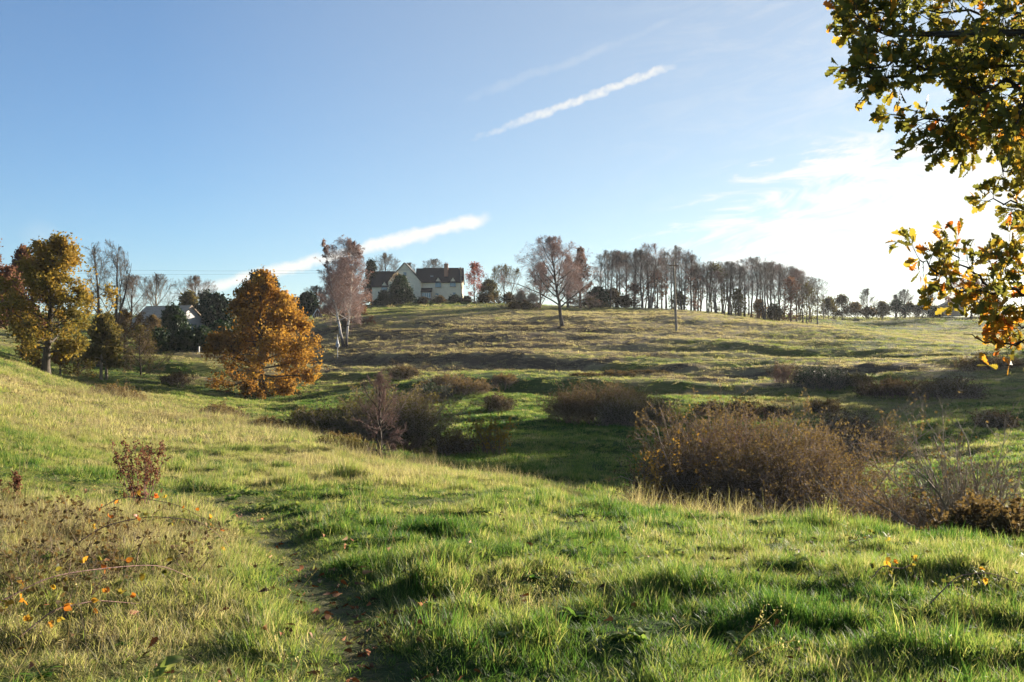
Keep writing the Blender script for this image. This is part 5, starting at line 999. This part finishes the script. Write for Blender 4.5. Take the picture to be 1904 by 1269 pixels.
    for pts, th, nt, share, bias, tl in specs:
        nt = max(2, int(nt * .72)); bias = bias * .72 + .09
        P = np.array([wp(*p) for p in pts]); last = P[0]
        dense = [P[0]]
        for a, b in zip(P[:-1], P[1:]):
            for f in np.linspace(0, 1, 5)[1:]: dense.append(a + (b - a) * f + rng.normal(0, .014, 3))
        P = np.array(dense); n = len(P); kk = np.linspace(0, 1, n); wb.tubes(P[None], (th * (1 - .8 * kk) + .002)[None], 6)
        d = P[0]; s0 = tr[min(11, max(2, int((d[2] - .8) / 11.4 * 11)))]      # the limb back to the trunk
        L = np.linspace(0, 1, 9)[:, None]; limb = s0 + (d - s0) * L + np.array([0, 0, 1.0]) * (.35 * np.sin(L * np.pi)); tb.tubes(limb[None], (th + (.06 - th) * (1 - L[:, 0]) ** 2.2 + .002)[None], 7)
        Q, D, t, _ = spawn(limb[None], 26, .35, 1, R_(58), .3, rng, .2); tws = grow(Q, D, .5 * (.5 + .7 * rng.rand(len(Q))), 4, .16, 0, rng); wb.tubes(tws, (.004 * (1 - .6 * np.linspace(0, 1, 5)))[None], 3)
        e = np.repeat(tws[:, 1:].reshape(-1, 3), 3, 0); oak_leaf(lb, e, rng.normal(0, 1, e.shape), .096 * (.65 + .55 * rng.rand(len(e))), rng, np.clip(bias + .15 * rng.normal(size=len(e)), 0, 1))
        n0 = int(n * .22); tw = P[None, n0:]
        Q, D, t, _ = spawn(tw, nt, 0, 1, R_(52), .3, rng, .2); D = D + np.array([0, -.1, .05]); Lt = tl * (.5 + .8 * rng.rand(nt)) * (1 - .4 * t)
        tws = grow(Q, D, Lt, 4, .16, 0, rng); tws = np.concatenate([tws]); wb.tubes(tws, (.0032 * (1 - .6 * np.linspace(0, 1, 5)))[None], 4)
        Q2, D2, t2, _ = spawn(tws, 2, .3, .95, R_(45), .3, rng); tw2 = grow(Q2, D2, tl * .42 * (.5 + .8 * rng.rand(len(Q2))), 3, .15, 0, rng); wb.tubes(tw2, (.0022 * (1 - .5 * np.linspace(0, 1, 4)))[None], 3)
        ends = np.concatenate([tws[:, -1], tw2[:, -1], P[-1:]]); dirs = np.concatenate([tws[:, -1] - tws[:, -2], tw2[:, -1] - tw2[:, -2], P[-1:] - P[-2:-1]])
        m = 5; ends = np.repeat(ends, m, 0); dirs = unit(np.repeat(dirs, m, 0)) + rng.normal(0, .62, (len(ends), 3)) + np.array([0, 0, -.12])
        ends = ends + rng.normal(0, .012, ends.shape); keep = rng.rand(len(ends)) < share * .92; ends, dirs = ends[keep], dirs[keep]
        tint = np.clip(bias + .13 * rng.normal(size=len(ends)) + (rng.rand(len(ends)) < .09) * .4, 0, 1)
        oak_leaf(lb, ends, dirs,   .096 * (.65 + .55 * rng.rand(len(ends))), rng, tint)
    tb.build('trunk', M['bark'], o); wb.build('branch', M['twig_dark'], o); lb.build('foliage', M['oak'], o)
bough()

# ------------------------------------------------------------------ dead stalk plant, bramble canes, fallen leaves
def dock(label, px, d, py_top, seed, ns=9):
    rng = np.random.RandomState(seed); x, y = ground_pt(px, d); z = Hf(x, y) - .02; Ht = top_z(py_top, d) - z
    o = thing('dock_plant', label, 'plant', (x, y, z)); az = rng.rand(ns) * 6.28; sp = .10 + .26 * rng.rand(ns)
    D = np.stack([np.cos(az) * sp, np.sin(az) * sp, np.ones(ns)], 1); P = np.stack([np.cos(az) * .05, np.sin(az) * .05, 0 * az], 1)
    pts = grow(P, D, Ht * (.68 + .34 * rng.rand(ns)), 9, .05, .05, rng); sb, fb = MB(), MB(); sb.tubes(pts, (.0055 * (1 - .6 * np.linspace(0, 1, 10)))[None], 5)
    Q, D2, t, _ = spawn(pts, 7, .38, .98, R_(34), .2, rng); tw = grow(Q, D2, Ht * .17 * (1.2 - .7 * t) * (.6 + .7 * rng.rand(len(Q))), 5, .1, .08, rng); sb.tubes(tw, (.0025 * (1 - .6 * np.linspace(0, 1, 6)))[None], 3)
    S = np.concatenate([tw[:, 1:].reshape(-1, 3), pts[:, 6:].reshape(-1, 3)]); S = np.repeat(S, 7, 0); S = S + rng.normal(0, .012, S.shape); S = S[rng.rand(len(S)) < .75]
    fb.leaves(S, .018 * (.6 + .8 * rng.rand(len(S))), rng, 0, np.clip(.45 + .2 * rng.normal(size=len(S)), 0, 1), 1.3)
    low = np.stack([rng.normal(0, .08, 60), rng.normal(0, .08, 60), rng.rand(60) * .35 * Ht], 1); fb.leaves(low, .06, rng, 0, .35, 2.2)
    sb.build('stem', M['twig_red'], o); fb.build('seed_head', M['dock'], o)
dock('tall dead rust brown dock plant standing beside the trodden path', 263, 11.0, 798, 41, 11)
dock('short dead brown stalks above the dry grass at the frame edge', 14, 11.0, 876, 43, 4)
def cane(label, pts, seed, nl, tb, ls=.036):
    ls = min(ls, .038)
    rng = np.random.RandomState(seed); W_ = []
    for px, d, h in pts: x, y = ground_pt(px, d); W_.append((x, y, Hf(x, y) + h))
    W_ = np.array(W_); base = W_[0].copy(); W_ -= base; t = np.linspace(0, 1, len(W_)); tt = np.linspace(0, 1, 24); P = np.stack([np.interp(tt, t, W_[:, i]) for i in range(3)], 1)
    for _ in range(3): P[1:-1] = (P[:-2] + 2 * P[1:-1] + P[2:]) / 4
    o = thing('bramble_cane', label, 'bramble', tuple(base), 0, 'bramble canes in the near grass'); q = MB(); q.tubes(P[None], (.0045 * (1 - .6 * tt))[None], 5); q.build('stem', M['twig_red'], o)
    Q, D, _, _ = spawn(P[None], nl, .08, 1, R_(60), .3, rng); lb = MB()
    pet = grow(Q, D + np.array([0, 0, .3]), np.full(len(Q), .05), 2, .1, 0, rng); q2 = MB()
    E = np.repeat(pet[:, -1], 3, 0); tn = np.repeat(np.clip(tb + .22 * rng.normal(size=nl), 0, 1), 3); N_ = len(E)
    Dl = np.repeat(unit(pet[:, -1] - pet[:, 0]), 3, 0) + rng.normal(0, .7, (N_, 3)); Dl = unit(Dl); Nn = unit(rng.normal(size=(N_, 3)) + np.array([0, -.3, 1.0])); S = unit(np.cross(Dl, Nn)); Nn = np.cross(S, Dl); sz = (ls * (.7 + .6 * rng.rand(N_)))[:, None, None]
    u = np.array([0, .25, .5, .75, 1]); wv = np.array([.05, .33, .38, .24, .02]); mid = E[:, None] + (Dl[:, None] * u[None, :, None] - Nn[:, None] * (.25 * u ** 2)[None, :, None]) * sz
    v = np.stack([mid - S[:, None] * wv[None, :, None] * sz + Nn[:, None] * (.12 * wv)[None, :, None] * sz, mid, mid + S[:, None] * wv[None, :, None] * sz + Nn[:, None] * (.12 * wv)[None, :, None] * sz], 2).reshape(-1, 3)
    b0 = np.arange(N_)[:, None] * 15 + np.arange(4)[None] * 3; f = np.concatenate([np.stack([b0 + a, b0 + a + 1, b0 + a + 4, b0 + a + 3], -1).reshape(-1, 4) for a in (0, 1)])
    lb.add(v, f, 0, np.concatenate([np.repeat(tn, 4)] * 2)); lb.build('foliage', M['oak'], o)
cane('arching bramble cane with big orange leaves at the lower frame corner', [(-120, 4.7, .1), (0, 4.9, .22), (90, 5.1, .28), (200, 5.4, .3), (300, 5.8, .22), (360, 6.2, .06)], 51, 18, .62)
cane('thin brown cane bowed over the dry grass patch', [(120, 6.9, .06), (190, 7.0, .24), (280, 7.1, .28), (380, 7.2, .26), (440, 7.4, .08)], 52, 10, .7, .035)
cane('bramble cane lying along the dry grass near the dock plant', [(150, 8.8, .05), (230, 8.7, .26), (330, 8.6, .3), (430, 8.6, .12)], 53, 10, .75, .038)
cane('low dark leaved bramble cane in the tussock near the frame edge', [(1730, 5.9, .05), (1780, 5.9, .22), (1840, 6.0, .26), (1920, 6.1, .15)], 55, 16, .12, .06)
cane('bramble sprig with red leaves among the tussocks on the rim side', [(1610, 6.7, .0), (1640, 6.8, .13), (1680, 6.9, .14), (1720, 7.1, .1)], 56, 10, .45, .05)
cane('small bramble sprig on the grass rim near the frame edge', [(1560, 9.2, .0), (1590, 9.3, .1), (1630, 9.4, .1), (1660, 9.6, .05)], 57, 10, .3, .05)
cane('orange leaved cane low in the dry grass at the frame foot', [(20, 4.9, .02), (100, 5.1, .12), (180, 5.3, .15), (260, 5.6, .04)], 58, 9, .72, .05)
def fallen():
    src = []
    for i in range(4):
        b = MB(); rng = np.random.RandomState(60 + i); oak_leaf(b, np.zeros((1, 3)), np.array([[1.0, 0, 0]]), np.array([.058]), rng, np.array([.5])); o = b.build('leaf_source', M['fallen_i']); COL.objects.unlink(o); src.append(o)
    rng = np.random.RandomState(66); n = 800; x, y = sample_wedge(rng, n, 3.2, 13)
    ex, ey = [], []
    for (px, d) in ((690, 4.9), (650, 5.6), (600, 6.5), (560, 7.6)):
        a, b_ = ground_pt(px, d); ex.append(a + rng.normal(0, .28, 45)); ey.append(b_ + rng.normal(0, .5, 45))
    x, y = np.concatenate([x] + ex), np.concatenate([y] + ey); ok = y > 3; x, y = x[ok], y[ok]; n = len(x); tr = seg_dist(x, y, TRAIL)
    up = np.where(tr < .35, .02, .02 + .055 * rng.rand(n)); rot = np.stack([rng.normal(0, .3, n), rng.normal(0, .3, n), rng.rand(n) * 6.28], 1); s = .7 + .6 * rng.rand(n)
    scatter('fallen_leaves', src, np.stack([x, y, H(x, y) + up], 1), rot, np.stack([s, s, s], 1), rng.rand(n) ** .8, rng.randint(0, 4, n))
m_, N_ = mat_new('leaf_fallen_tinted'); cc = N_.ramp(attr(N_, 'tint', 'INSTANCER'), [(0, (.07, .035, .022)), (.45, (.16, .065, .025)), (.8, (.38, .10, .018)), (1, (.36, .24, .13))]); finish(N_, princ(N_, cc, .7, .2)); M['fallen_i'] = m_
fallen()

# ------------------------------------------------------------------ the air
hz_m, N_ = mat_new('air'); pv = N_.new('ShaderNodeVolumePrincipled'); pv.inputs['Color'].default_value = (.92, .95, 1, 1); pv.inputs['Density'].default_value = 0.00010; pv.inputs['Anisotropy'].default_value = .35
o_ = N_.new('ShaderNodeOutputMaterial'); N_.l.new(pv.outputs[0], o_.inputs['Volume'])
q = MB(); q.box((0, 730, 8), (8400, 1700, 110)); hz_o = q.build('haze', hz_m, smooth=False); tag(hz_o, kind='stuff')
